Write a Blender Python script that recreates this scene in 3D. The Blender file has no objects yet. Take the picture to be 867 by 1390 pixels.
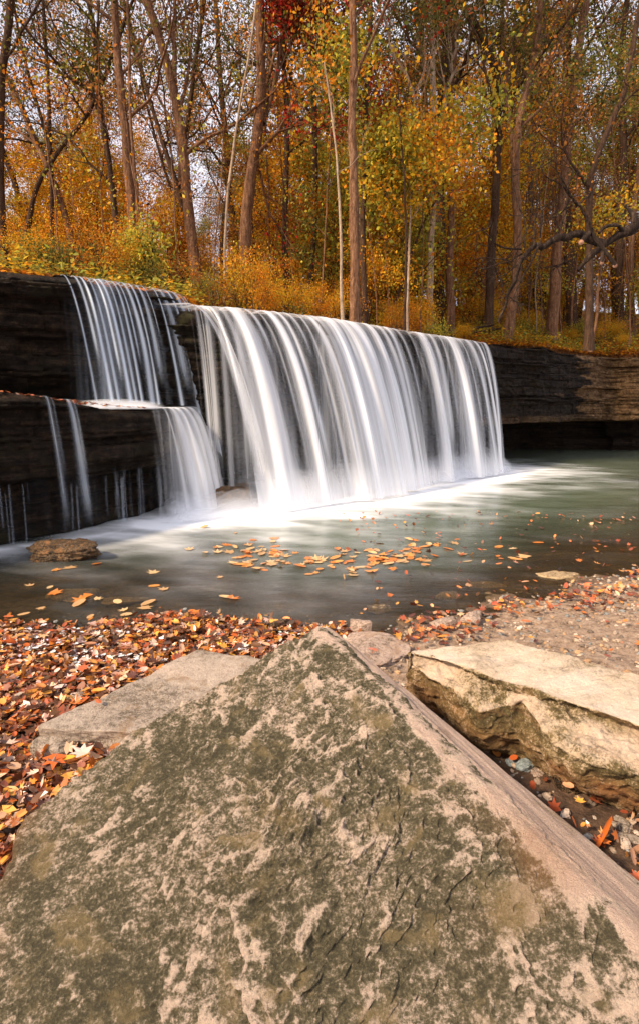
import bpy, math, random
import numpy as np

# ------------------------------------------------------------------ camera, sky, sun, exposure
SC = bpy.context.scene
COL = SC.collection
F, CX, CY = 722.0, 433.5, 650.0          # focal length and principal point, in photo pixels
PITCH = math.atan(101 / F)
CH = 1.5
cam = bpy.data.cameras.new('camera')
cam.sensor_fit = 'VERTICAL'; cam.sensor_height = 36.0 * 1390 / 1300; cam.lens = 20.0
cam.shift_y = -45 / 1390
cam.clip_start = 0.05; cam.clip_end = 600
co = bpy.data.objects.new('camera', cam); COL.objects.link(co)
co.location = (0, 0, CH); co.rotation_euler = (math.pi / 2 - PITCH, 0, 0)
SC.camera = co

SUN_EL, SUN_AZ = math.radians(40), math.radians(-122)   # azimuth measured from +Y, clockwise
w = bpy.data.worlds.new('World'); SC.world = w; w.use_nodes = True
nt = w.node_tree; bg = nt.nodes['Background']
sky = nt.nodes.new('ShaderNodeTexSky'); sky.sky_type = 'NISHITA'; sky.sun_disc = False
sky.sun_elevation = SUN_EL; sky.sun_rotation = SUN_AZ
sky.dust_density = 4.0; sky.ozone_density = 1.0; sky.air_density = 1.0
skm = nt.nodes.new('ShaderNodeMix'); skm.data_type = 'RGBA'; skm.inputs[7].default_value = (9.4, 9.3, 10.4, 1)      # thin high cloud over the clear sky
tcs = nt.nodes.new('ShaderNodeTexCoord'); cns = nt.nodes.new('ShaderNodeTexNoise'); cns.inputs['Scale'].default_value = 3.0; cns.inputs['Detail'].default_value = 5
crs = nt.nodes.new('ShaderNodeMapRange'); crs.inputs['From Min'].default_value = 0.3; crs.inputs['From Max'].default_value = 0.6; crs.inputs['To Min'].default_value = 0.55; crs.inputs['To Max'].default_value = 0.92
nt.links.new(tcs.outputs['Generated'], cns.inputs['Vector']); nt.links.new(cns.outputs['Fac'], crs.inputs['Value']); nt.links.new(crs.outputs[0], skm.inputs[0])
nt.links.new(sky.outputs[0], skm.inputs[6]); nt.links.new(skm.outputs[2], bg.inputs[0]); bg.inputs[1].default_value = 0.082
sl = bpy.data.lights.new('sun', 'SUN'); sl.energy = 4.9; sl.angle = math.radians(6); sl.color = (1.0, 0.80, 0.58)
so = bpy.data.objects.new('sun', sl); COL.objects.link(so)
sx, sy = math.sin(SUN_AZ) * math.cos(SUN_EL), math.cos(SUN_AZ) * math.cos(SUN_EL)
so.rotation_euler = (math.pi / 2 - SUN_EL, 0, math.atan2(sx, -sy))
SC.view_settings.view_transform = 'Standard'; SC.view_settings.look = 'None'
SC.view_settings.exposure = 0.68; SC.view_settings.gamma = 1.0
SC.cycles.max_bounces = 8; SC.cycles.transparent_max_bounces = 24
SC.cycles.use_denoising = True

# ------------------------------------------------------------------ helpers
cp, sp = math.cos(PITCH), math.sin(PITCH)
def ray(px, py):
    a = (px - CX) / F; b = (CY - py) / F
    return np.array([a, cp + b * sp, -sp + b * cp])
def at_z(px, py, z):
    d = ray(px, py); return np.array([0, 0, CH]) + d * ((z - CH) / d[2])
def at_y(px, py, y):
    d = ray(px, py); return np.array([0, 0, CH]) + d * (y / d[1])
def nrm(v):
    v = np.asarray(v, float); return v / (np.linalg.norm(v, axis=-1, keepdims=True) + 1e-12)

def _h(ix, iy, iz, seed):
    n = (ix.astype(np.int64) * 73856093) ^ (iy.astype(np.int64) * 19349663) ^ (iz.astype(np.int64) * 83492791) ^ (seed * 2654435761)
    n = (n ^ (n >> 13)) & 0xffffffff
    n = (n * 1274126177) & 0xffffffff
    n = n ^ (n >> 16)
    n = (n * 2246822519) & 0xffffffff
    return ((n ^ (n >> 15)) & 0xffffff) / float(0xffffff) * 2 - 1
def vnoise(x, y, z, seed=0):
    x, y, z = np.broadcast_arrays(np.asarray(x, float), np.asarray(y, float), np.asarray(z, float))
    xi, yi, zi = np.floor(x), np.floor(y), np.floor(z)
    fx, fy, fz = x - xi, y - yi, z - zi
    fx = fx * fx * (3 - 2 * fx); fy = fy * fy * (3 - 2 * fy); fz = fz * fz * (3 - 2 * fz)
    r = 0
    for a in (0, 1):
        for b in (0, 1):
            for c in (0, 1):
                wgt = (fx if a else 1 - fx) * (fy if b else 1 - fy) * (fz if c else 1 - fz)
                r = r + wgt * _h(xi + a, yi + b, zi + c, seed)
    return r
def fbm(x, y, z, octv=4, seed=0, gain=0.5):
    r = 0; a = 1.0; f = 1.0
    for o in range(octv):
        r = r + a * vnoise(np.asarray(x) * f + o * 17.3, np.asarray(y) * f - o * 9.1, np.asarray(z) * f + o * 5.7, seed + o)
        a *= gain; f *= 2.03
    return r
def smooth(a, b, x):
    t = np.clip((x - a) / (b - a), 0, 1); return t * t * (3 - 2 * t)

def tag(o, label=None, cat=None, group=None, kind=None):
    if label: o['label'] = label
    if cat: o['category'] = cat
    if group: o['group'] = group
    if kind: o['kind'] = kind
    return o
def link(o, parent=None):
    COL.objects.link(o)
    if parent: o.parent = parent
    return o
def mesh_obj(name, V, Fc, mat, parent=None, loc=None, smoothed=True, attrs=None, cols=None):
    V = np.asarray(V, np.float32).reshape(-1, 3)
    me = bpy.data.meshes.new(name)
    if isinstance(Fc, np.ndarray):
        Fs = [Fc]
    else:
        Fs = [f for f in Fc if len(f)]
    loops = np.concatenate([f.reshape(-1) for f in Fs]).astype(np.int32)
    sizes = np.concatenate([np.full(len(f), f.shape[1], np.int32) for f in Fs])
    starts = np.concatenate([[0], np.cumsum(sizes)[:-1]]).astype(np.int32)
    me.vertices.add(len(V)); me.vertices.foreach_set('co', V.reshape(-1))
    me.loops.add(len(loops)); me.loops.foreach_set('vertex_index', loops)
    me.polygons.add(len(sizes)); me.polygons.foreach_set('loop_start', starts); me.polygons.foreach_set('loop_total', sizes)
    me.polygons.foreach_set('use_smooth', np.full(len(sizes), smoothed))
    me.update(calc_edges=True)
    for k, v in (attrs or {}).items():
        a = me.attributes.new(k, 'FLOAT', 'POINT'); a.data.foreach_set('value', np.asarray(v, np.float32).reshape(-1))
    for k, v in (cols or {}).items():
        v = np.asarray(v, np.float32); v = np.concatenate([v, np.ones((len(v), 1), np.float32)], 1)
        a = me.attributes.new(k, 'FLOAT_COLOR', 'POINT'); a.data.foreach_set('color', v.reshape(-1))
    me.materials.append(mat)
    o = bpy.data.objects.new(name, me)
    if loc is not None: o.location = loc
    return link(o, parent)
def grid_faces(nr, nc, off=0):
    i = np.arange(nr - 1)[:, None] * nc + np.arange(nc - 1)[None, :]
    return (np.stack([i, i + 1, i + nc + 1, i + nc], -1).reshape(-1, 4) + off).astype(np.int32)
def empty(name, loc, rz=0.0, sc=None):
    o = bpy.data.objects.new(name, None); o.location = loc; o.rotation_euler = (0, 0, rz); o.empty_display_size = 0.2
    if sc: o.scale = sc
    return link(o)
def copy_tree(o, parent=None):
    c = o.copy(); COL.objects.link(c)
    if parent: c.parent = parent
    for ch in o.children: copy_tree(ch, c)
    return c

class MB:                                              # collects tubes into one mesh
    def __init__(s): s.V = []; s.F = []; s.n = 0
    def tube(s, P, R, sides=6):
        P = np.asarray(P, float); R = np.asarray(R, float); n = len(P)
        T = np.gradient(P, axis=0); T = nrm(T)
        ref = np.array([1.0, 0, 0]) if abs(T[0][0]) < 0.8 else np.array([0, 1.0, 0])
        A = nrm(np.cross(T, ref)); B = np.cross(T, A)
        an = np.arange(sides) * 2 * math.pi / sides
        ring = P[:, None] + (A[:, None] * np.cos(an)[None, :, None] + B[:, None] * np.sin(an)[None, :, None]) * R[:, None, None]
        i = np.arange(n - 1)[:, None] * sides + np.arange(sides)[None, :]
        j = np.arange(n - 1)[:, None] * sides + (np.arange(sides) + 1)[None, :] % sides
        s.F.append(np.stack([i, j, j + sides, i + sides], -1).reshape(-1, 4) + s.n)
        s.V.append(ring.reshape(-1, 3)); s.n += n * sides
    def build(s, name, mat, parent=None, rough=0.0, loc=None):
        V = np.concatenate(s.V)
        if rough: V = V + rough * np.stack([fbm(V[:, 0] * 6 + k * 31, V[:, 1] * 6, V[:, 2] * 2.2, 3, 7 + k) for k in range(3)], -1)
        return mesh_obj(name, V, np.concatenate(s.F).astype(np.int32), mat, parent, loc)

# ------------------------------------------------------------------ materials
def mat_new(name):
    m = bpy.data.materials.new(name); m.use_nodes = True
    t = m.node_tree; t.nodes.clear()
    out = t.nodes.new('ShaderNodeOutputMaterial')
    return m, t, out
def N(t, kind, **kw):
    n = t.nodes.new('ShaderNode' + kind)
    for k, v in kw.items():
        if k in n.inputs: n.inputs[k].default_value = v
        else: setattr(n, k, v)
    return n
def ramp(t, src, stops):
    r = t.nodes.new('ShaderNodeValToRGB'); e = r.color_ramp.elements
    e[0].position, e[0].color = stops[0][0], (*stops[0][1], 1)
    e[1].position, e[1].color = stops[-1][0], (*stops[-1][1], 1)
    for p, c in stops[1:-1]:
        x = e.new(p); x.color = (*c, 1)
    t.links.new(src, r.inputs[0]); return r.outputs[0]
def g(v): return (v, v, v)
def mix(t, fac, a, b, mode='MIX'):
    m = t.nodes.new('ShaderNodeMix'); m.data_type = 'RGBA'; m.blend_type = mode
    for sock, val in ((m.inputs[0], fac), (m.inputs[6], a), (m.inputs[7], b)):
        if hasattr(val, 'links') or isinstance(val, bpy.types.NodeSocket): t.links.new(val, sock)
        else: sock.default_value = val if not isinstance(val, tuple) else (*val, 1)
    return m.outputs[2]
def math_n(t, op, a, b=None):
    m = t.nodes.new('ShaderNodeMath'); m.operation = op; m.use_clamp = False
    for s, v in zip(m.inputs, (a, b)):
        if v is None: continue
        if isinstance(v, bpy.types.NodeSocket): t.links.new(v, s)
        else: s.default_value = v
    return m.outputs[0]
def noise(t, scale, detail=4, rough=0.55, stretch=None, rot=None, dist=0.0):
    tc = t.nodes.new('ShaderNodeTexCoord'); mp = t.nodes.new('ShaderNodeMapping')
    t.links.new(tc.outputs['Object'], mp.inputs[0])
    if stretch: mp.inputs['Scale'].default_value = stretch
    if rot: mp.inputs['Rotation'].default_value = rot
    n = t.nodes.new('ShaderNodeTexNoise'); n.inputs['Scale'].default_value = scale
    n.inputs['Detail'].default_value = detail; n.inputs['Roughness'].default_value = rough; n.inputs['Distortion'].default_value = dist
    t.links.new(mp.outputs[0], n.inputs['Vector']); return n.outputs['Fac']
def attr(t, name, out='Fac'):
    a = t.nodes.new('ShaderNodeAttribute'); a.attribute_name = name; return a.outputs[out]
def finish(t, out, col, rough=0.8, bump=None, bstr=0.5, bdist=0.01, spec=0.3):
    b = t.nodes.new('ShaderNodeBsdfPrincipled')
    if isinstance(col, tuple): b.inputs['Base Color'].default_value = (*col, 1)
    else: t.links.new(col, b.inputs['Base Color'])
    if isinstance(rough, float): b.inputs['Roughness'].default_value = rough
    else: t.links.new(rough, b.inputs['Roughness'])
    b.inputs['Specular IOR Level'].default_value = spec
    if bump is not None:
        bn = t.nodes.new('ShaderNodeBump'); bn.inputs['Strength'].default_value = bstr; bn.inputs['Distance'].default_value = bdist
        t.links.new(bump, bn.inputs['Height']); t.links.new(bn.outputs[0], b.inputs['Normal'])
    t.links.new(b.outputs[0], out.inputs[0]); return b

def rock_mat(name, dark, pale, warm, scale=1.0, amount=0.5, rough=0.85, streak=None, bstr=0.7, pink=(0.50, 0.33, 0.26), pinkf=0.5, bd=.018, palew=.27):
    m, t, out = mat_new(name)
    big = noise(t, 3.2 * scale, 5, 0.6, dist=0.3)
    med = noise(t, 20 * scale, 8, 0.74, streak, (0, 0, -0.75) if streak else None, dist=0.25)
    fine = noise(t, 85 * scale, 5, 0.7)
    grit = noise(t, 240 * scale, 3, 0.7)
    s = math_n(t, 'ADD', math_n(t, 'MULTIPLY', big, 0.35), math_n(t, 'MULTIPLY', med, 0.65))
    s = math_n(t, 'ADD', s, math_n(t, 'MULTIPLY', math_n(t, 'SUBTRACT', fine, 0.5), 0.55))
    s = math_n(t, 'ADD', s, math_n(t, 'MULTIPLY', attr(t, 'pale'), palew))
    c = ramp(t, s, [(amount - 0.12, tuple(d * 0.5 for d in dark)), (amount - 0.03, dark), (amount + 0.03, tuple((a * .6 + b * .4) for a, b in zip(dark, pale))), (amount + 0.075, pale), (amount + 0.26, tuple(min(1, p * 1.45) for p in pale))])
    wn = noise(t, 5.5 * scale, 5, 0.62, dist=0.6)
    c = mix(t, ramp(t, wn, [(0.54, g(0)), (0.68, g(0.75))]), c, warm)
    c = mix(t, ramp(t, attr(t, 'pale'), [(0.35, g(0)), (1.0, g(pinkf))]), c, pink)
    c = mix(t, attr(t, 'rust'), c, (0.30, 0.13, 0.045))
    c = mix(t, 0.55, c, ramp(t, grit, [(0.32, g(0.35)), (0.5, g(0.5)), (0.68, g(0.75))]), 'OVERLAY')
    h = math_n(t, 'ADD', math_n(t, 'MULTIPLY', med, 1.0), math_n(t, 'MULTIPLY', fine, 0.5))
    h = math_n(t, 'ADD', h, math_n(t, 'MULTIPLY', grit, 0.2))
    finish(t, out, c, rough, h, bstr, bd)
    return m
M = {}
M['boulder'] = rock_mat('lichen_stone', (0.130, 0.108, 0.056), (0.54, 0.41, 0.31), (0.25, 0.18, 0.08), 1.5, 0.535, streak=(1, 1.9, 1), bstr=1.0, pinkf=.55, bd=.03, palew=.34)
M['slab'] = rock_mat('pale_stone', (0.16, 0.12, 0.07), (0.52, 0.42, 0.34), (0.42, 0.28, 0.16), 1.2, 0.40, streak=(1, 1.6, 1), bstr=0.5)
M['flat'] = rock_mat('tan_flat_stone', (0.15, 0.115, 0.08), (0.33, 0.265, 0.21), (0.26, 0.17, 0.10), 1.6, 0.47, bstr=0.8)
M['wet'] = rock_mat('wet_brown_stone', (0.035, 0.022, 0.012), (0.20, 0.12, 0.06), (0.28, 0.12, 0.035), 2.5, 0.52, 0.25, bstr=0.9)
M['blue'] = rock_mat('blue_grey_stone', (0.12, 0.14, 0.14), (0.26, 0.30, 0.30), (0.2, 0.2, 0.18), 3, 0.45)
M['pinkrock'] = rock_mat('pink_stone', (0.16, 0.11, 0.075), (0.38, 0.28, 0.22), (0.30, 0.19, 0.12), 2, 0.47)
M['bedrock'] = rock_mat('submerged_stone', (0.13, 0.085, 0.04), (0.38, 0.27, 0.15), (0.30, 0.18, 0.07), 2, 0.45)

def cliff_mat():
    m, t, out = mat_new('wet_layered_limestone')
    st = noise(t, 3.0, 6, 0.7, (0.5, 0.5, 7.0)); md = noise(t, 9, 8, 0.78, dist=0.3); fn = noise(t, 75, 5, 0.75)
    s = math_n(t, 'ADD', math_n(t, 'MULTIPLY', st, 0.5), math_n(t, 'MULTIPLY', md, 0.5))
    s = math_n(t, 'ADD', s, math_n(t, 'MULTIPLY', math_n(t, 'SUBTRACT', fn, 0.5), 0.75))
    wet = ramp(t, s, [(0.40, (0.004, 0.003, 0.002)), (0.53, (0.018, 0.011, 0.007)), (0.64, (0.065, 0.038, 0.020)), (0.76, (0.17, 0.105, 0.058))])  # brown speckle; the lighter stops also paint in wet glints
    dry = ramp(t, s, [(0.38, (0.010, 0.006, 0.004)), (0.48, (0.10, 0.052, 0.022)), (0.60, (0.28, 0.165, 0.08)), (0.72, (0.46, 0.32, 0.18))])
    moss = ramp(t, noise(t, 2.6, 6, 0.7, dist=0.5), [(0.52, g(0)), (0.66, g(1))])
    c = mix(t, attr(t, 'dry'), wet, dry)
    c = mix(t, math_n(t, 'MULTIPLY', moss, attr(t, 'moss')), c, (0.040, 0.036, 0.014))
    r = ramp(t, fn, [(0.38, g(0.3)), (0.6, g(0.85))])
    h = math_n(t, 'ADD', math_n(t, 'MULTIPLY', st, 0.6), math_n(t, 'ADD', md, math_n(t, 'MULTIPLY', fn, 0.4)))
    finish(t, out, c, r, h, 1.0, 0.05, 0.12); return m
M['cliff'] = cliff_mat()

def bark_mat(name, a, b, c3):
    m, t, out = mat_new(name)
    n1 = noise(t, 7, 7, 0.78, (2.6, 2.6, 0.5), dist=0.8); n2 = noise(t, 1.3, 4, 0.6); n3 = noise(t, 40, 4, 0.7, (1.5, 1.5, 0.5))
    c = ramp(t, math_n(t, 'ADD', math_n(t, 'MULTIPLY', n1, 0.7), math_n(t, 'MULTIPLY', n3, 0.3)), [(0.36, a), (0.5, b), (0.66, c3)])
    c = mix(t, ramp(t, n2, [(0.5, g(0)), (0.75, g(0.5))]), c, tuple(x * 0.5 for x in b))
    finish(t, out, c, 0.9, math_n(t, 'ADD', n1, math_n(t, 'MULTIPLY', n3, 0.4)), 1.0, 0.04, 0.15); return m
M['bark'] = bark_mat('warm_brown_bark', (0.030, 0.014, 0.008), (0.19, 0.092, 0.048), (0.42, 0.245, 0.14))
M['bark_dark'] = bark_mat('dark_bark', (0.018, 0.010, 0.006), (0.07, 0.038, 0.022), (0.15, 0.085, 0.05))
M['bark_pale'] = bark_mat('pale_bark', (0.16, 0.10, 0.06), (0.42, 0.30, 0.20), (0.62, 0.50, 0.38))
M['deadwood'] = bark_mat('dead_wood', (0.010, 0.006, 0.005), (0.032, 0.020, 0.014), (0.15, 0.10, 0.07))
def flat_mat(name, c, r=0.7):
    m, t, out = mat_new(name); n = noise(t, 30, 4, 0.6)
    finish(t, out, mix(t, 0.5, c, ramp(t, n, [(0.3, g(0.3)), (0.7, g(0.7))]), 'OVERLAY'), r, n, 0.3, 0.004); return m
M['cutwood'] = flat_mat('fresh_cut_wood', (0.36, 0.19, 0.12))

def leaf_mat(name, trans=0.35, rough=0.6, spec=0.1):
    m, t, out = mat_new(name)
    c = attr(t, 'leaf_colour', 'Color')
    p = N(t, 'BsdfPrincipled'); t.links.new(c, p.inputs['Base Color']); p.inputs['Roughness'].default_value = rough; p.inputs['Specular IOR Level'].default_value = spec
    tr = N(t, 'BsdfTranslucent'); t.links.new(c, tr.inputs[0])
    mx = N(t, 'MixShader'); mx.inputs[0].default_value = trans
    t.links.new(p.outputs[0], mx.inputs[1]); t.links.new(tr.outputs[0], mx.inputs[2]); t.links.new(mx.outputs[0], out.inputs[0]); return m
M['leaf'] = leaf_mat('autumn_leaf', 0.42)
M['wetleaf'] = leaf_mat('wet_fallen_leaf', 0.08, 0.28, 0.5)

def shore_mat():
    m, t, out = mat_new('shore_gravel_mud')
    big = noise(t, 1.7, 5, 0.6); md = noise(t, 22, 7, 0.72); fn = noise(t, 130, 4, 0.7)
    dry = ramp(t, math_n(t, 'ADD', math_n(t, 'MULTIPLY', md, 0.6), math_n(t, 'MULTIPLY', fn, 0.4)), [(0.36, (0.09, 0.055, 0.03)), (0.5, (0.30, 0.205, 0.14)), (0.64, (0.46, 0.35, 0.26))])
    mud = ramp(t, md, [(0.35, (0.028, 0.016, 0.010)), (0.65, (0.12, 0.065, 0.035))])
    bed = ramp(t, math_n(t, 'ADD', math_n(t, 'MULTIPLY', big, 0.5), math_n(t, 'MULTIPLY', md, 0.5)), [(0.36, (0.035, 0.022, 0.010)), (0.52, (0.13, 0.08, 0.035)), (0.66, (0.30, 0.20, 0.10))])
    c = mix(t, attr(t, 'mud'), dry, mud); c = mix(t, attr(t, 'bed'), c, bed)
    finish(t, out, c, 0.7, math_n(t, 'ADD', md, math_n(t, 'MULTIPLY', fn, 0.4)), 0.9, 0.02); return m
M['shore'] = shore_mat()
def floor_mat():
    m, t, out = mat_new('forest_floor_litter')
    a = noise(t, 14, 6, 0.75); b = noise(t, 1.1, 4, 0.6)
    c = ramp(t, a, [(0.34, (0.035, 0.016, 0.007)), (0.5, (0.17, 0.07, 0.022)), (0.62, (0.36, 0.16, 0.04)), (0.72, (0.45, 0.25, 0.06))])
    c = mix(t, ramp(t, b, [(0.5, g(0)), (0.7, g(0.5))]), c, (0.10, 0.07, 0.02))
    finish(t, out, c, 0.9, a, 1.0, 0.05, 0.1); return m
M['floor'] = floor_mat()

def pool_mat():
    m, t, out = mat_new('pool_water')
    n1 = noise(t, 2.2, 3, 0.5, (0.5, 1.7, 1), (0, 0, 0.35)); n2 = noise(t, 9, 3, 0.5, (0.35, 1.6, 1), (0, 0, 0.2))
    bn = N(t, 'Bump'); bn.inputs['Strength'].default_value = 0.35; bn.inputs['Distance'].default_value = 0.03
    t.links.new(math_n(t, 'ADD', n1, math_n(t, 'MULTIPLY', n2, 0.25)), bn.inputs['Height'])
    tr = N(t, 'BsdfTransparent'); tr.inputs[0].default_value = (0.80, 0.70, 0.52, 1)
    df = N(t, 'BsdfDiffuse')
    t.links.new(ramp(t, n1, [(0.35, (0.066, 0.088, 0.050)), (0.65, (0.115, 0.145, 0.095))]), df.inputs[0])
    m1 = N(t, 'MixShader'); t.links.new(attr(t, 'murk'), m1.inputs[0]); t.links.new(tr.outputs[0], m1.inputs[1]); t.links.new(df.outputs[0], m1.inputs[2])
    gl = N(t, 'BsdfGlossy'); gl.inputs['Roughness'].default_value = 0.22; gl.inputs[0].default_value = (1, 1, 1, 1); t.links.new(bn.outputs[0], gl.inputs['Normal'])
    fr = N(t, 'Fresnel'); fr.inputs[0].default_value = 1.33; t.links.new(bn.outputs[0], fr.inputs['Normal'])
    m2 = N(t, 'MixShader'); t.links.new(fr.outputs[0], m2.inputs[0]); t.links.new(m1.outputs[0], m2.inputs[1]); t.links.new(gl.outputs[0], m2.inputs[2])
    fo = N(t, 'BsdfDiffuse'); fo.inputs[0].default_value = (0.90, 0.92, 0.95, 1)
    m3 = N(t, 'MixShader'); t.links.new(attr(t, 'foam'), m3.inputs[0]); t.links.new(m2.outputs[0], m3.inputs[1]); t.links.new(fo.outputs[0], m3.inputs[2])
    t.links.new(m3.outputs[0], out.inputs[0]); return m
M['pool'] = pool_mat()
def fall_mat(name, col):
    m, t, out = mat_new(name)
    df = N(t, 'BsdfDiffuse'); df.inputs[0].default_value = (*col, 1)
    tl = N(t, 'BsdfTranslucent'); tl.inputs[0].default_value = (*col, 1)
    a = N(t, 'MixShader'); a.inputs[0].default_value = 0.35; t.links.new(df.outputs[0], a.inputs[1]); t.links.new(tl.outputs[0], a.inputs[2])
    gl = N(t, 'BsdfGlossy'); gl.inputs['Roughness'].default_value = 0.45; gl.inputs[0].default_value = (0.9, 0.95, 1, 1)
    b = N(t, 'MixShader'); b.inputs[0].default_value = 0.14; t.links.new(a.outputs[0], b.inputs[1]); t.links.new(gl.outputs[0], b.inputs[2])
    tp = N(t, 'BsdfTransparent')
    x = N(t, 'MixShader'); t.links.new(attr(t, 'cover'), x.inputs[0]); t.links.new(tp.outputs[0], x.inputs[1]); t.links.new(b.outputs[0], x.inputs[2])
    t.links.new(x.outputs[0], out.inputs[0]); return m
M['fall'] = fall_mat('falling_water', (0.93, 0.94, 0.97))
M['fall_blue'] = fall_mat('sky_tinted_water', (0.72, 0.82, 0.95))  # blue of sky reflection and shade put into the water's colour

# ------------------------------------------------------------------ plan of the cliff
Z_UP, Z_LIP, Z_R = 3.1, 2.85, 2.93
up_px = [(-260, 345), (-120, 355), (0, 368), (85, 378), (160, 388), (215, 397), (240, 404)]
lip_px = [(243, 414), (256, 420), (300, 421), (350, 426), (400, 431), (450, 437), (500, 445), (550, 453), (600, 460), (652, 468)]
r_px = [(690, 470), (740, 474), (790, 482), (830, 486), (867, 484), (960, 486), (1100, 492)]
UP = np.array([at_z(x, y, Z_UP) for x, y in up_px])
LIP = np.array([at_z(x, y, Z_LIP) for x, y in lip_px])
RW = np.array([at_z(x, y, Z_R) for x, y in r_px])
def resample(P, step):
    d = np.concatenate([[0], np.cumsum(np.linalg.norm(np.diff(P[:, :2], axis=0), axis=1))])
    s = np.arange(0, d[-1], step)
    Q = np.stack([np.interp(s, d, P[:, k]) for k in range(3)], -1)
    k = max(3, int(0.25 / step)); ker = np.ones(2 * k + 1) / (2 * k + 1)
    Qp = np.pad(Q, ((k, k), (0, 0)), mode='reflect', reflect_type='odd')
    return np.stack([np.convolve(Qp[:, j], ker, 'valid') for j in range(3)], -1), s
def side_normal(P):                                     # horizontal, towards the pool
    T = np.gradient(P[:, :2], axis=0)
    n = np.stack([T[:, 1], -T[:, 0]], -1); n = nrm(n)
    return np.concatenate([n, np.zeros((len(n), 1))], 1)

def strata_wall(name, P, zb, profile, seed, step=0.022, zstep=0.016, back=2.5, depth=1.0, attrs_fn=None, label=None, rag=0.032):
    Q, s = resample(P, step); n = side_normal(Q); ztop = Q[:, 2] + rag * (fbm(s * 1.1, 0, seed, 4, seed + 40) + .5 * _h(np.floor(s * 1.7 + fbm(s * 2, 0, 0, 2, 6) * .4), 0 * s, 0 * s, seed))
    nz = int((ztop.max() - zb) / zstep)
    v = np.linspace(0, 1, nz)[None, :]                   # 0 bottom, 1 top
    Z = zb + (ztop[:, None] - zb) * v
    S = np.broadcast_to(s[:, None], Z.shape)
    rs = np.random.RandomState(seed)
    b = [zb - 0.5]
    while b[-1] < 4: b.append(b[-1] + rs.choice([0.05, 0.08, 0.13, 0.2, 0.32], p=[.2, .25, .25, .2, .1]) * rs.uniform(.8, 1.2))
    b = np.array(b)
    Zt = Z + 0.03 * fbm(S * 0.35, 0, 0, 3, seed) + 0.008 * fbm(S * 4, Z * 2, 0, 2, seed + 5)
    k = np.clip(np.searchsorted(b, Zt) - 1, 0, len(b) - 2)
    lo, hi = b[k], b[k + 1]; edge = np.minimum(Zt - lo, hi - Zt)
    lr = rs.uniform(-1, 1, len(b))[k]
    fr = rs.uniform(0.7, 3.5, len(b))[k]
    cell = np.floor(S * fr + 37 * lr + 0.6 * vnoise(S * 1.5, k, 0, seed + 2))
    cr = _h(cell, k.astype(float), np.zeros_like(Z), seed + 9)
    cf = np.abs(((S * fr + 37 * lr + 0.6 * vnoise(S * 1.5, k, 0, seed + 2)) % 1) - 0.5)
    grv = smooth(-.5, .5, fbm(S * .8, k * 2.3, 5, 3, seed + 12))
    off = 0.035 * lr + 0.05 * cr * grv + 0.08 * fbm(S * 0.9, k * 3.1, 0, 3, seed + 3)
    off -= 0.055 * grv * np.exp(-(edge / 0.011) ** 2) + 0.03 * smooth(0.485, 0.5, cf)
    off += 0.028 * fbm(S * 8, Z * 13, 0, 4, seed + 4) + 0.07 * fbm(S * 1.6, Z * 1.3, 3, 3, seed + 6)
    off = off * depth + profile(S, Z)
    off -= 0.10 * smooth(0.12, 0.0, ztop[:, None] - Z) ** 2   # worn top edge
    X = Q[:, None, :] + n[:, None, :] * off[..., None]; X[..., 2] = Z
    # the top, running back from the edge
    nb = 36; bt = np.linspace(0, 1, nb)[None, 1:]
    top = Q[:, None, :] + n[:, None, :] * (off[:, -1:] - bt * back)[..., None]
    top[..., 2] = ztop[:, None] + 0.02 * fbm(top[..., 0] * 5, top[..., 1] * 5, 0, 4, seed + 8) * smooth(0, 0.1, bt)
    G = np.concatenate([X, top], 1); nr, nc = G.shape[:2]
    A = attrs_fn(S, Z) if attrs_fn else {}
    dry = np.concatenate([A.get('dry', np.zeros_like(Z)), np.repeat(A.get('dry', np.zeros_like(Z))[:, -1:], nb - 1, 1)], 1)
    moss = np.concatenate([A.get('moss', np.zeros_like(Z)), np.zeros((nr, nb - 1))], 1)
    o = mesh_obj(name, G.reshape(-1, 3), grid_faces(nr, nc), M['cliff'], attrs={'dry': dry, 'moss': moss})
    tag(o, label, kind='structure'); return o, s

# main wall: lip and everything right of it
path_main = np.concatenate([LIP[1:2] + [-1.3, 0.05, 0.0], LIP[1:], RW])
dm = np.concatenate([[0], np.cumsum(np.linalg.norm(np.diff(path_main[:, :2], axis=0), axis=1))])
s_lip0, s_lip1, s_790, s_end = dm[1], dm[9], dm[12], dm[-1]
def prof_main(S, Z):
    right = smooth(s_lip1 - 0.8, s_lip1 + 0.3, S)
    far = smooth(s_790 + 0.6, s_790 + 1.6, S)
    under = smooth(1.02, 0.93, Z + 0.02 * fbm(S * 2, 0, 0, 2, 3))
    rec = -(0.18 * (1 - right) + 2.3 * right * (1 - far) + 1.5 * far) * under
    midshelf = (1 - right) * smooth(1.25, 1.0, Z) * -0.12
    foot = 0.35 * far * smooth(0.55, 0.3, Z)
    cap = 0.10 * smooth(2.55, 2.62, Z) * (1 - right)
    return rec + midshelf + foot + cap + 0.22 * np.exp(-((S - s_790 - .5) / 0.6) ** 2) * smooth(.9, 1.1, Z)
def at_main(S, Z):
    d = smooth(s_790 - 0.35, s_790 + 0.1, S + 0.9 * fbm(S * .9, Z * 4.5, 0, 5, 21, .6) + .5 * vnoise(0 * S, Z * 7, 0, 22)) * smooth(0.95, 1.05, Z)  # dry rock at right; zeroed under the overhang to paint the cave's shade
    base = smooth(s_lip1, s_lip1 + 0.3, S) * smooth(1.25, 1.15, Z) * smooth(0.9, 0.98, Z) * 0.45
    top = smooth(s_lip1 + 0.3, s_lip1 + 1, S) * 0.0
    return {'dry': np.clip(d * 1.0 + base + top, 0, 1), 'moss': smooth(s_lip1 + .5, s_lip1 - .5, S) * smooth(0.3, 0.9, Z) * 0.9 + 0.25}
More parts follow.
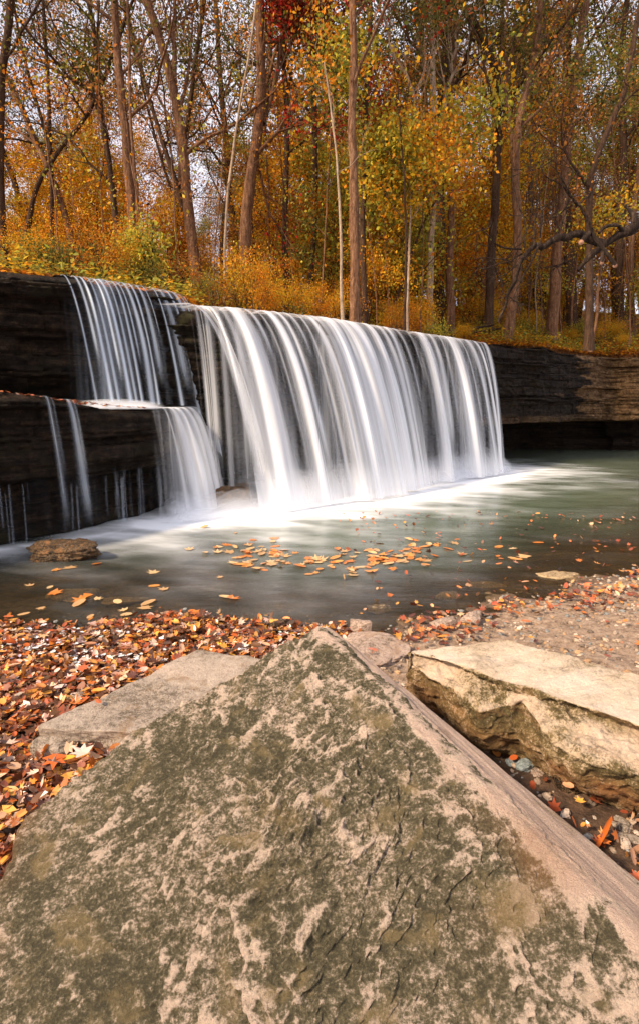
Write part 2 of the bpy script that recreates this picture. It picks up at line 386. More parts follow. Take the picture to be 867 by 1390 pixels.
strata_wall('cliff', path_main, -0.6, prof_main, 11, attrs_fn=at_main, label='dark layered rock wall behind and right of the waterfall')
# upper left wall
path_up = np.concatenate([UP, UP[-1:] + [[0.12, 0.9, 0]]])
def prof_up(S, Z): return 0.08 * smooth(2.9, 2.98, Z) - 0.25 * smooth(1.9, 1.6, Z) + 0.06 * smooth(2.3, 2.36, Z)
strata_wall('cliff', path_up, 0.6, prof_up, 23, attrs_fn=lambda S, Z: {'moss': 0.3 + 0 * Z}, label='upper left rock wall under the thin veils')
# lower left ledge block
LED_PX = [(-300, 500, 1.75), (-120, 512, 1.68)]
Pc = at_z(214, 702, 0.0); Pl = at_z(0, 747, 0.0); Pm = at_z(110, 726, 0.0)
ld = nrm(Pl - Pc)
ledge_path = np.array([Pl + ld * 2.2 + [0, 0, 1.70], Pl + ld * 0.9 + [0, 0, 1.66], Pl + [0, 0, 1.625], Pm + [0, 0, 1.51], Pc + ld * 0.3 + [0, 0, 1.44], Pc + [0.0, 0.05, 1.42],
                       Pc + [0.12, 0.35, 1.42], Pc + [0.22, 1.0, 1.43], Pc + [0.3, 1.9, 1.43]])
dl = np.concatenate([[0], np.cumsum(np.linalg.norm(np.diff(ledge_path[:, :2], axis=0), axis=1))])
def prof_led(S, Z):
    u = smooth(0.72, 0.62, Z + 0.03 * fbm(S * 1.5, 0, 0, 2, 5))
    return -0.34 * u + 0.06 * smooth(1.1, 0.9, Z) * (1 - u) + 0.10 * smooth(0.25, -0.1, Z) + 0.05 * fbm(S * 2.2, Z * 2.2, 0, 3, 71)
led, _ = strata_wall('cliff', ledge_path, -0.6, prof_led, 37, back=2.3, depth=0.6, attrs_fn=lambda S, Z: {'moss': 0.35 + 0 * Z}, label='lower left rock ledge with undercut foot')

# ------------------------------------------------------------------ forest floor, shore and pool
CL = np.concatenate([UP[:-1], LIP[1:], RW])
CLs = CL[np.argsort(CL[:, 0])]
def cliff_y(x): return np.interp(x, np.concatenate([[-40], CLs[:, 0], [40]]), np.concatenate([[3.0], CLs[:, 1], [CLs[-1, 1] + 6]]))
def floor_z(x, y):
    d = np.maximum(0, (y - cliff_y(x)) * 0.8)
    base = np.interp(x, [-4, -2.2, -1.8, 4.0, 4.6, 9], [Z_UP + .02, Z_UP, Z_LIP, Z_LIP, Z_R + .02, Z_R + .05])
    rise = np.interp(x, [1.5, 4.5], [.21, .31]) * np.clip(d - np.interp(x, [-2, -1.5, 3.2, 4.2], [.3, 1.1, 1.1, 0.0]), 0, 17) + 0.05 * np.clip(d - 17, 0, 200)
    return base + rise + smooth(0.2, 3, d) * (0.12 * fbm(x * .5, y * .5, 0, 4, 51) + 0.4 * vnoise(x * .12, y * .12, 0, 52) * smooth(4, 20, d))
xs = np.sinh(np.linspace(-3.0, 3.0, 420)) * 13 + 0
vs = np.concatenate([np.linspace(0.42, 6, 130), np.exp(np.linspace(math.log(6.05), math.log(190), 170))])
X = np.repeat(xs[:, None], len(vs), 1); Y = cliff_y(X) + vs[None, :] / 1.0
Zf = floor_z(X, Y) + 0.02 * fbm(X * 3, Y * 3, 0, 3, 5)
Zf[:, 0] -= 0.5
mesh_obj('ground', np.stack([X, Y, Zf], -1), grid_faces(len(xs), len(vs))[:, ::-1].copy(), M['floor'])['kind'] = 'structure'

SH = np.array([at_z(x, y, 0) for x, y in ((-200, 850), (0, 846), (130, 852), (210, 838), (330, 858), (480, 866), (560, 848), (640, 828), (700, 812), (800, 790), (867, 774), (1000, 745))])
def shore_y(x): return np.interp(x, np.concatenate([[-30], SH[:, 0], [30]]), np.concatenate([[4.6], SH[:, 1], [SH[-1, 1] + 18]]))
def shore_z(x, y):
    d = (shore_y(x) - y) * np.where(x > 0.8, 0.8, 1.0)
    land = 0.055 * np.clip(d, 0, 1.2) + 0.03 * np.clip(d - 1.2, 0, 3)
    land = land + np.where(x > 0.3, 0.05 * smooth(0.3, 1.4, x) * smooth(0, 1.0, d), 0)
    bed = -0.10 * np.clip(-d, 0, 2.2) - 0.05 * np.clip(-d - 2.2, 0, 9)
    z = land + bed - 0.16 * smooth(1.75, 1.1, y) * smooth(1.0, .3, x)
    return z + 0.018 * fbm(x * 2.2, y * 2.2, 0, 4, 61) + 0.010 * fbm(x * 9, y * 9, 0, 3, 62) + 0.25 * smooth(3.2, 6, np.abs(x)) * smooth(0, 2, d)
xs = np.sinh(np.linspace(-3.6, 3.6, 620)) * 1.6; ys = np.concatenate([np.linspace(-18, 0.4, 50), np.linspace(0.42, 5.6, 420), np.linspace(5.65, 21, 140)])
X, Y = np.meshgrid(xs, ys, indexing='ij'); Zs = shore_z(X, Y)
dsh = shore_y(X) - Y
mud = smooth(0.35, -0.2, X + 0.25 * fbm(X * 2, Y * 2, 0, 3, 8)) * 1.0
mud = np.maximum(mud, .95 * smooth(.45, .25, np.hypot((X - .85) * .8, (Y - 1.55) * .8) + .06 * fbm(X * 7, Y * 7, 0, 3, 18)))
mud = np.maximum(mud, 0.75 * smooth(0.25, 0.0, dsh))
mesh_obj('shore', np.stack([X, Y, Zs], -1), grid_faces(len(xs), len(ys))[:, ::-1].copy(), M['shore'], attrs={'mud': mud, 'bed': smooth(0.02, -0.15, dsh)})['kind'] = 'structure'

def seg_dist(x, y, P):
    best = np.full(x.shape, 1e9); side = np.zeros(x.shape)
    for a, b in zip(P[:-1], P[1:]):
        ab = b[:2] - a[:2]; tt = np.clip(((x - a[0]) * ab[0] + (y - a[1]) * ab[1]) / (ab @ ab), 0, 1)
        dx, dy = x - a[0] - tt * ab[0], y - a[1] - tt * ab[1]; dd = np.hypot(dx, dy)
        sd = np.sign(dx * ab[1] - dy * ab[0]); m_ = dd < best
        best = np.where(m_, dd, best); side = np.where(m_, sd, side)
    return best, side
BASE = np.array([at_z(x, y, 0) for x, y in ((345, 690), (420, 678), (500, 666), (580, 654), (640, 645), (672, 638))])
BASE2 = np.array([at_z(x, y, 0) for x, y in ((222, 708), (262, 705), (300, 700), (345, 690))])
BASE3 = np.array([at_z(x, y, 0) for x, y in ((-40, 752), (60, 738), (130, 728), (222, 706))])
xs = np.linspace(-9, 19, 700); ys = np.concatenate([np.linspace(3.0, 6, 110), np.linspace(6.03, 20, 330)])
X, Y = np.meshgrid(xs, ys, indexing='ij')
d1, s1 = seg_dist(X, Y, BASE); d2, s2 = seg_dist(X, Y, BASE2); d3, s3 = seg_dist(X, Y, BASE3)
wob = fbm(X * 1.3 + .6 * Y, Y * 2.4, 0, 4, 81); st = fbm(X * 2.2 - Y * 1.0, Y * 6 + X * 1.5, 0, 4, 82)
f1 = 1.1 * np.exp(-(np.maximum(0, d1 - 0.35) / (0.95 + 0.45 * wob)) ** 1.5)
f2 = 1.1 * np.exp(-(np.maximum(0, d2 - 0.2) / (0.62 + 0.28 * wob)) ** 1.4)
f3 = 0.65 * np.exp(-(np.maximum(0, d3 - 0.0) / (0.16 + 0.10 * wob)) ** 1.4)
drift = 0.11 * np.exp(-((X + 0.9 - 0.1 * Y) / 1.5) ** 2) * np.exp(-((Y - 5.6) / 1.5) ** 2)  # drifting foam, plus sky reflection painted in as faint white
foam = np.clip(np.maximum.reduce([f1, f2, f3]) * (1 + 0.35 * st) + drift * (0.7 + .5 * st), 0, 1)
foam = foam + (1 - foam) * 0.10 * smooth(0.2, 1.0, st) * np.exp(-np.minimum(d1, d2) / 1.6)
dsh = Y - shore_y(X)
murk = (0.50 + 0.50 * smooth(-3.0, -.4, X)) * 0.93 * smooth(0.35, 3.6, dsh + 0.4 * fbm(X * .8, Y * .8, 0, 3, 9)) ** 0.8
murk = np.clip(murk, 0.05, 0.94)
mesh_obj('water', np.stack([X, Y, 0.0 * X], -1), grid_faces(len(xs), len(ys))[:, ::-1].copy(), M['pool'], attrs={'foam': foam, 'murk': murk})['kind'] = 'structure'

# ------------------------------------------------------------------ falling water
def u_of(px, pts, P, s):                                # lip pixel -> metres along the lip
    return np.interp(px, [a for a, _ in pts], np.interp(np.arange(len(pts)), np.arange(len(pts)), np.concatenate([[0], np.cumsum(np.linalg.norm(np.diff(P[:, :2], axis=0), axis=1))])))
def veil(name, parent, P, u0, u1, zfoot, v0, strands, seed, mat, film=0.1, push=0.0, back=0.5, du=0.006, rows=110, noise_amt=0.5, foot_boost=0.0, spread=0.0, side=None):
    Q, s = resample(P, 0.01)
    n = side_normal(Q)
    u = np.arange(u0, u1, du)
    B = np.stack([np.interp(u, s, Q[:, k]) for k in range(3)], -1)
    nn = np.stack([np.interp(u, s, n[:, k]) for k in range(3)], -1)
    q = np.linspace(0, 1, rows); qt = 0.16
    onlip = q < qt
    dens = np.zeros(len(u))
    for st_ in strands: dens = np.maximum(dens, st_[2] * np.exp(-((u - st_[0]) / (st_[1] * 1.3 + .03)) ** 2))
    kk = np.ones(25) / 25; dens = np.convolve(np.pad(dens, 12, mode='edge'), kk, 'valid')
    v = v0 * np.interp(u, [0, max(u[-1] * .6, .1), u[-1]], [1.0, .95, .85] if u[-1] > 6 else [1, 1, 1]) * (0.62 + 0.5 * dens + 0.15 * fbm(u * 1.3, 0, seed, 3, seed))           # strong strands leap farther
    if isinstance(zfoot, np.ndarray): zf = np.interp(u, zfoot[0], zfoot[1])
    else: zf = np.full(len(u), zfoot)
    h = np.where(onlip, 0, ((q - qt) / (1 - qt)) ** 1.35)[None, :] * (B[:, 2] - zf)[:, None]
    out = np.where(onlip[None, :], -back * (1 - q / qt)[None, :], v[:, None] * np.sqrt(2 * h / 9.81) + 0.0)
    out = out + 0.10 + push + 0.03 * fbm(u[:, None] * 9, q[None, :] * 1.5, seed, 2, seed + 3) * smooth(.1, .4, q)[None, :]
    X = B[:, None, :] + nn[:, None, :] * out[..., None]
    if side: 
        tg = np.stack([-nn[:, 1], nn[:, 0]], -1); vt = np.interp(u, [0, u[-1]], side)
        X[..., :2] += tg[:, None, :] * (vt[:, None] * np.sqrt(2 * h / 9.81))[..., None]
    X[..., 2] = B[:, 2:3] + 0.035 - h + 0.006 * fbm(u[:, None] * 14, q[None, :] * 3, seed, 2, seed + 4)
    D = np.zeros((len(u), rows))
    qq = np.clip((q - qt) / (1 - qt), 0, 1)[None, :]
    for (uc, wd, op, qa, qb, drift) in strands:
        c = uc + drift * qq; ww = wd * (0.60 + 0.58 * qq + spread * qq)
        g_ = np.exp(-np.abs((u[:, None] - c) / ww) ** 2.0)
        D = 1 - (1 - D) * (1 - op * g_ * smooth(qa - 0.06, qa + 0.03, qq) * (1 - smooth(qb - 0.15, qb + 0.1, qq)))
    st = fbm(u[:, None] * 26, qq * 0.9 + fbm(u[:, None] * 2, 0, 0, 2, 3), seed, 3, seed + 7)
    st2 = fbm(u[:, None] * 7, qq * 0.5, seed, 3, seed + 8)
    D = D * (1 + noise_amt * 0.55 * st + noise_amt * 0.45 * st2)
    D = D + film * np.clip(0.3 + 0.9 * st2 + 0.9 * st, 0, 2) * (.6 + .4 * smooth(0, .5, u - u0))[:, None]
    D = 1 - (1 - np.clip(D, 0, 1)) * (1 - foot_boost * smooth(.80, 1.0, qq) * (.6 + .4 * st2))
    D = np.clip(D, 0, 0.985)
    ends = smooth(0, 0.05, u - u0) * smooth(0, 0.25 if seed in (301, 307) else 0.05, u1 - u)
    D = D * ends[:, None] * smooth(0, 0.10, q)[None, :]
    return mesh_obj(name, X.reshape(-1, 3) - np.array(parent.location), grid_faces(len(u), rows), mat, parent, attrs={'cover': D})

def S_(pts, P, rows_):
    r = []
    for (px, wpx, op, qa, qb, drift) in rows_:
        a, b = u_of(px - wpx / 2, pts, P, None), u_of(px + wpx / 2, pts, P, None)
        r.append(((a + b) / 2, (b - a) / 2, op, qa, qb, drift))
    return r
wf = empty('waterfall', tuple(at_z(560, 655, 0)))
tag(wf, 'broad white silky waterfall pouring over the main rock lip into the pool', 'waterfall')
mains = S_(lip_px, LIP, [
    (247, 6, .75, -1, 2, 0), (256, 10, .6, -1, .8, 0), (268, 9, .55, -1, .7, 0), (279, 9, .7, -1, .5, 0), (291, 8, .45, -1, .8, 0), (305, 20, .98, -1, 2, 0), (322, 8, .6, -1, .32, 0),
    (335, 5, .3, -1, .7, 0), (351, 13, .93, -1, 2, 0), (364, 7, .65, -1, .8, 0), (377, 7, .5, -1, .32, 0), (390, 4, .5, -1, 2, 0), (404, 8, .7, .05, 2, 0),
    (427, 30, .88, .04, 2, 0), (455, 38, .97, .03, 2, 0), (484, 15, .97, -1, 2, 0), (499, 8, .6, -1, 2, 0), (510, 9, .82, -1, 2, 0), (522, 5, .35, -1, .6, 0), (539, 5, .3, -1, .45, 0),
    (557, 16, .97, -1, 2, 0), (571, 6, .6, -1, .8, 0), (583, 4, .35, -1, .7, 0), (596, 13, .95, -1, 2, 0), (609, 3, .5, -1, .7, 0), (620, 7, .75, -1, 2, 0), (632, 6, .85, -1, 2, 0), (641, 3, .55, -1, 2, 0), (648, 5, .8, -1, 2, 0)])
topfilm = S_(lip_px, LIP, [(268, 40, .7, -1, .04, 0), (445, 100, .28, .04, .9, 0), (300, 90, .75, -1, .03, 0), (370, 70, .7, -1, .03, 0), (430, 90, .8, -1, .10, 0), (500, 90, .8, -1, .06, 0), (600, 120, .75, -1, .07, 0)])
Ltot = u_of(652, lip_px, LIP, None)
veil('water_curtain', wf, LIP, 0.0, Ltot + 0.02, 0.0, 1.15, mains + topfilm, 101, M['fall'], film=0.06, noise_amt=.5, foot_boost=.8, side=(.95, -.05))
veil('water_curtain', wf, LIP, 0.02, Ltot + 0.0, 0.0, 1.4, [(a + .02, b * .9, c * .35, d, e, f) for a, b, c, d, e, f in mains], 133, M['fall'], film=0.03, back=0.2, rows=90, du=0.009, side=(.9, 0.0))
veil('water_curtain', wf, LIP, 0.0, Ltot, 0.0, 0.35, S_(lip_px, LIP, [(254, 6, .5, -1, .9, 0), (263, 5, .35, -1, 2, 0), (274, 14, .4, -1, .8, 0), (292, 6, .35, -1, 2, 0), (312, 24, .22, -1, .9, 0), (340, 60, .12, .2, 2, 0), (440, 80, .24, .0, 2, 0), (510, 70, .10, .3, 2, 0), (605, 90, .20, 0, 2, 0)]), 155, M['fall'], film=0.06, back=0.1, rows=80, du=0.009, noise_amt=0.9, side=(.25, .05))

wf2 = empty('waterfall', tuple(at_z(165, 545, 1.45)))
tag(wf2, 'thin bluish veils of water streaming down the upper left rock wall onto the ledge', 'waterfall')
ups = S_(up_px, UP, [(83, 4, .75, -1, 2, 0), (96, 5, .6, -1, .7, 0), (103, 5, .8, -1, 2, 0), (112, 5, .75, -1, 2, 0), (121, 4, .8, -1, .8, 0), (128, 6, .9, -1, 2, 0), (137, 5, .75, -1, 2, 0),
    (146, 5, .9, -1, 2, 0), (153, 4, .6, -1, .7, 0), (161, 6, .9, -1, 2, 0), (169, 5, .8, -1, 2, 0), (178, 6, .6, -1, .8, 0), (186, 4, .5, -1, .5, 0), (199, 3, .75, -1, 2, 0), (208, 9, .6, -1, .8, 0), (217, 4, .85, -1, 2, 0), (225, 7, .6, -1, .6, 0), (231, 6, .9, -1, 2, 0), (237, 6, .6, -1, .7, 0)])
uu0, uu1 = u_of(78, up_px, UP, None), u_of(240, up_px, UP, None)
foot = np.array([[uu0, u_of(190, up_px, UP, None), u_of(205, up_px, UP, None), u_of(240, up_px, UP, None)], [1.50, 1.46, 1.45, 0.35]])
veil('water_curtain', wf2, UP, uu0, uu1, foot, 0.80, [(a, b * .8, c * .9, d, e, f) for a, b, c, d, e, f in ups], 201, M['fall_blue'], film=0.03, push=-0.02, back=0.4, du=0.005, noise_amt=0.35, side=(.5, .35))
veil('water_curtain', wf2, UP, uu0, uu1, foot, 0.34, S_(up_px, UP, [(135, 50, .16, -1, 2, 0), (215, 50, .08, -1, .8, 0)]), 217, M['fall_blue'], film=0.03, back=0.2, du=0.007, noise_amt=0.9, rows=80)

# cascade off the right end of the ledge
LEDP, LS = resample(ledge_path, 0.01)
wf3 = empty('waterfall', tuple(at_z(262, 700, 0)))
tag(wf3, 'short bright cascade spilling off the right end of the lower ledge', 'waterfall')
def led_veil(u0, u1, v0, strands, seed, **kw): return veil('water_curtain', kw.pop('parent', wf3), ledge_path, u0, u1, kw.pop('zfoot', 0.0), v0, strands, seed, kw.pop('mat', M['fall']), **kw)
c0 = dl[5]
led_veil(c0 - 0.12, c0 + 1.85, 1.05, [(c0 + .05, .03, .5, -1, 2, 0), (c0 + .18, .07, .9, -1, 2, 0), (c0 + .32, .10, .98, -1, 2, 0), (c0 + .50, .12, .98, -1, 2, 0), (c0 + .72, .14, .97, -1, 2, 0), (c0 + 1.0, .18, .8, -1, 2, 0), (c0 + 1.35, .22, .4, -1, 2, 0)], 301, film=0.04, back=1.3, noise_amt=.3)
led_veil(c0 - 0.25, c0 + 1.3, 0.45, [(c0 + .3, .3, .5, -1, 2, 0), (c0 + .9, .4, .45, -1, 2, 0)], 307, film=0.12, back=0.3, rows=80)
# thin trickles over the front of the ledge
for (px, wd, op, lab) in ((68, .020, .30, 'faint trickle down the dark ledge, nearer the left edge'), (96, .028, .60, 'brighter bluish trickle arcing off the dark ledge, beside the fainter one')):
    t0 = np.interp(px, [0, 110, 214], [dl[2], dl[3], dl[5]])
    tk = empty('trickle', tuple(at_z(px + 25, 725, 0))); tag(tk, lab, 'trickle', 'trickles over the left ledge')
    led_veil(t0 - .3, t0 + .5, 0.62, [(t0, wd, op, -1, .85, .05), (t0 + .05, wd * .6, op * .5, -1, .6, .05)], 400 + px, parent=tk, mat=M['fall_blue'], back=0.25, rows=90, film=0.0, spread=0.6)
def spray(parent, P, H, Wd, seed, n=4, peak=.5, z0=0.0):
    Q, s = resample(P, .02); nn = side_normal(Q)
    a = np.linspace(0, math.pi, 26)
    for k in range(n):
        sc_ = .45 + .55 * k / max(1, n - 1)
        hh = H * sc_ * (1 + .22 * fbm(s * 1.6, k * 5, 0, 3, seed + k)); ww = Wd * sc_ * (1 + .25 * fbm(s * 1.1, k * 3, 9, 3, seed + k))
        X = Q[:, None, :] + nn[:, None, :] * (-.05 - np.cos(a)[None, :] * ww[:, None])[..., None]
        X[..., 2] = z0 + .004 + .002 * k + np.sin(a)[None, :] ** 1.5 * hh[:, None]
        cov = peak * (1 - .75 * np.sin(a)[None, :] ** 1.2) * (1 + .35 * fbm(s[:, None] * 2.2, a[None, :] * 1.2, k, 3, seed + 9 + k)) * smooth(0, .35, np.minimum(a, math.pi - a))[None, :]
        cov = np.clip(cov, 0, .9) * (smooth(0, .3, s) * smooth(0, .3, s[-1] - s))[:, None]
        mesh_obj('spray', X.reshape(-1, 3) - np.array(parent.location), grid_faces(len(s), len(a)), M['fall'], parent, attrs={'cover': cov})
spray(wf, BASE + [-.05, .12, 0], .46, .62, 501, 8, .34)
UPF = np.array([at_z(x, y, 3.1) for x, y in ((78, 377), (100, 380), (130, 384), (160, 388), (192, 393))]); UPF = UPF + side_normal(UPF) * .42; UPF[:, 2] = 0
spray(wf2, UPF, .11, .30, 541, 5, .75, z0=1.43)
spray(wf3, BASE2 + [0, .05, 0], .30, .40, 521, 4, .45)
dr = empty('drips', tuple(at_z(180, 712, 0)))
tag(dr, 'fine drips hanging in a row under the overhang of the left ledge', 'drips')
rd = np.random.RandomState(5)
dp = ledge_path.copy(); dp[:, 2] = 0.70
dst = [(x, rd.uniform(.004, .012), rd.uniform(.03, .20), rd.uniform(0, .4), rd.uniform(.5, 2), 0) for x in np.concatenate([rd.uniform(dl[2] - .4, dl[5], 16), rd.uniform(dl[5] - .8, dl[5] + .1, 16)])]
veil('water_curtain', dr, dp, dl[2] - .5, dl[5] + .15, 0.0, 0.03, dst, 411, M['fall_blue'], film=0.006, push=-0.12, back=0.0, rows=40, noise_amt=.2)

# ------------------------------------------------------------------ boulders
def cube_sphere(n):
    a = np.linspace(-1, 1, n); a = np.tan(a * math.pi / 4)
    V = []; Fc = []; off = 0
    for ax in range(3):
        for sg in (-1, 1):
            U, W_ = np.meshgrid(a, a, indexing='ij')
            P = np.zeros((n, n, 3)); P[..., ax] = sg; P[..., (ax + 1) % 3] = U * sg; P[..., (ax + 2) % 3] = W_
            V.append(P.reshape(-1, 3)); Fc.append(grid_faces(n, n, off)); off += n * n
    return nrm(np.concatenate(V)), np.concatenate(Fc)
def plane3(a, b, c, C):
    n = nrm(np.cross(b - a, c - a)); d = n @ (a - C)
    if d < 0: n, d = -n, -d
    return n, d
def radial(D, planes, k=40.0):
    inv = np.stack([np.maximum(D @ n, 1e-4) / max(d, 1e-3) for n, d in planes], -1)
    if k: m_ = (np.sum(inv ** k, -1)) ** (1.0 / k)
    else: m_ = inv.max(-1)
    return 1.0 / m_
def hull_rock(name, C, hulls, mat, n=60, rough=(0.01, 5.0), seed=1, stretch=(1, 1, 1), k=40, extra=None, label=None, cat='rock', group=None, attr_fn=None):
    D, Fc = cube_sphere(n); D = nrm(D * np.array(stretch))
    r = np.max(np.stack([radial(D, h, k) for h in hulls], -1), -1)
    P = C + D * r[:, None]
    a, f = rough
    nz = a * fbm(P[:, 0] * f, P[:, 1] * f, P[:, 2] * f, 6, seed, 0.52)
    nz = nz - 0.35 * a * np.abs(fbm(P[:, 0] * f * .6 + 9, P[:, 1] * f * .6, P[:, 2] * f * .6, 3, seed + 20))
    if extra is not None: nz = nz + extra(P)
    P = P + D * nz[:, None]
    A = {'pale': np.zeros(len(P)), 'rust': np.zeros(len(P))}
    if attr_fn: A.update(attr_fn(P))
    base = np.array([C[0], C[1], P[:, 2].min()])
    o = mesh_obj(name, P - base, Fc, mat, None, base, attrs=A)
    return tag(o, label, cat, group)
def drop(a, b, C, out=0.12, down=0.6):                  # steep plane hanging from the edge a-b, leaning away from C
    m_ = (a + b) / 2; e = nrm(b - a); o_ = m_ - C; o_ = o_ - e * (o_ @ e); o_[2] = 0; o_ = nrm(o_)
    return plane3(a, b, m_ + o_ * out + np.array([0, 0, -down]), C)

A_ = at_y(431, 847, 2.0); R_ = at_z(867, 1270, 0.30); L_ = at_z(30, 1108, 0.25)
K_ = at_y(165, 1002, np.interp(.66, [0, 1], [2.0, L_[1]]))
G_ = at_z(0, 1235, 0.13); O_ = at_z(867, 1195, 0.22); B_ = at_y(456, 853, 2.02)
C_ = np.array([0.0, 1.45, 0.12])
R2 = R_ + (R_ - A_) * 0.5; O2 = O_ + (R_ - A_) * 0.5; G2 = G_ + (G_ - L_) * 1.5
front = plane3(A_, R_, L_, C_)
near = [front, plane3(A_, R_, O_, C_), drop(B_, O_, C_, 0.10), drop(A_, K_, C_, .12), drop(K_, L_, C_, .12), drop(L_, G_, C_, .10),
        (np.array([0, -1.0, 0]), 1.25), (np.array([0, 0, -1.0]), 0.5), (nrm(np.array([1.0, -0.2, 0])), 1.35), (nrm(np.array([-.9, -.35, 0])), 1.25)]
rn = nrm(R_ - A_)
REL = {}
def near_extra(P):
    fd = (P - C_) @ front[0] - front[1]
    on = smooth(-0.06, -0.015, fd)
    rel = P - A_; along = rel @ rn; perp = np.linalg.norm(rel - along[:, None] * rn, axis=1)
    # scalloped relief with a diagonal grain on the big face
    gx = P[:, 0] * 0.75 + P[:, 1] * 0.66; gy = -P[:, 0] * 0.66 + P[:, 1] * 0.75
    wx = gx + .06 * fbm(gx * 3, gy * 3, 1, 3, 340); wy = gy + .05 * fbm(gx * 3, gy * 3, 7, 3, 341)
    big = 0.022 * fbm(wx * 2.2, wy * 4.0, P[:, 2] * 3, 3, 301, 0.5)
    n1 = fbm(wx * 8.5, wy * 10.5, 2, 3, 306, .5); n2 = fbm(wx * 18, wy * 22, 2, 3, 307, .55); n3 = fbm(wx * 36, wy * 46, 2, 2, 308, .6)
    hol = .38 * np.abs(n1) + .34 * np.abs(n2) + .20 * np.abs(n3)            # scooped flakes with sharp crests between
    ter = fbm(wx * 1.9, wy * 3.2, 0, 3, 311) * 2.2; fl = np.floor(ter); lip_ = .008 * (fl + smooth(.0, .55, ter - fl) - .5)
    fine_ = .004 * fbm(wx * 70, wy * 90, 0, 2, 309)
    REL['v'] = (.30 - hol) / .13 + .4 * n2 + .4 * n3
    fade = smooth(.0, .07, perp)
    strip = 0.004 * fbm(along * 2.5, perp * 45, 0, 3, 320) * (1 - on)
    return on * fade * (big + .014 - .042 * hol + fine_) + strip
def near_attr(P):
    rel = P - A_; along = rel @ rn; perp = np.linalg.norm(rel - along[:, None] * rn, axis=1)
    nz = fbm(P[:, 0] * 5, P[:, 1] * 5, P[:, 2] * 5, 4, 330)
    fd = (P - C_) @ front[0] - front[1]
    pb = .20 * smooth(-.35, .5, fbm(P[:, 0] * 2.3, P[:, 1] * 2.3, 0, 4, 333)) * smooth(-1.0, .1, P[:, 0])
    strip = 1 - smooth(-0.05, -0.012, fd)
    pale = np.clip(pb - .14 + .32 * np.clip(REL['v'], -1.2, 1.6) + smooth(0.05, 0.0, perp - 0.02 * nz) * 0.7 + 0.10 * smooth(.1, .9, P[:, 0] + .3 * nz) + 0.16 * nz, 0, 1)
    pale = np.where(strip > .5, 0.95 + 0.6 * fbm(along * 2, perp * 45, 0, 3, 335), pale)
    rust = np.clip(0.30 * np.exp(-((P[:, 0] - .52) / .16) ** 2 - ((P[:, 1] - 1.22) / .12) ** 2) * (0.6 + nz), 0, .8)
    rust = np.maximum(rust, np.clip(.5 * np.exp(-((P[:, 0] + .95) / .12) ** 2) * (.5 + nz), 0, .5))
    return {'pale': np.clip(pale, 0, 1), 'rust': rust}
hull_rock('boulder', C_, [near], M['boulder'], 430, (0.004, 3.2), 41, (1.25, 1.0, 0.7), 110, near_extra,
          'huge wedge shaped boulder with lichen filling the bottom of the view', 'boulder', attr_fn=near_attr)

# pale slab boulder on the right, lofted through measured stations
def tz(px, py, z): return at_z(px, py, z)
STN = [  # back top, front of the top, inner and outer edge of the lower tier, foot
 ((558, 884, .41), (556, 886, .41), (556, 888, .40), (552, 905, .33), (551, 940, .16), (556, 958, .02)),
 ((600, 878, .42), (600, 896, .42), (601, 900, .39), (590, 922, .34), (596, 952, .20), (606, 985, .0)),
 ((645, 872, .42), (640, 909, .42), (640, 912, .40), (618, 937, .35), (628, 985, .20), (640, 1020, .0)),
 ((690, 869, .42), (672, 922, .42), (676, 932, .37), (651, 967, .32), (655, 1005, .20), (672, 1042, .0)),
 ((740, 881, .42), (721, 934, .42), (716, 943, .39), (708, 952, .36), (703, 1005, .22), (705, 1052, .0)),
 ((790, 895, .42), (765, 952, .42), (765, 957, .39), (748, 1008, .33), (735, 1035, .24), (746, 1078, .0)),
 ((830, 906, .42), (822, 969, .42), (821, 976, .38), (798, 1038, .32), (790, 1062, .24), (800, 1110, .0)),
 ((880, 918, .42), (880, 990, .42), (880, 998, .37), (866, 1052, .32), (866, 1078, .24), (880, 1145, .0)),
 ((1010, 955, .42), (1050, 1060, .42), (1050, 1066, .38), (1040, 1140, .30), (1040, 1170, .2), (1050, 1260, .0))]
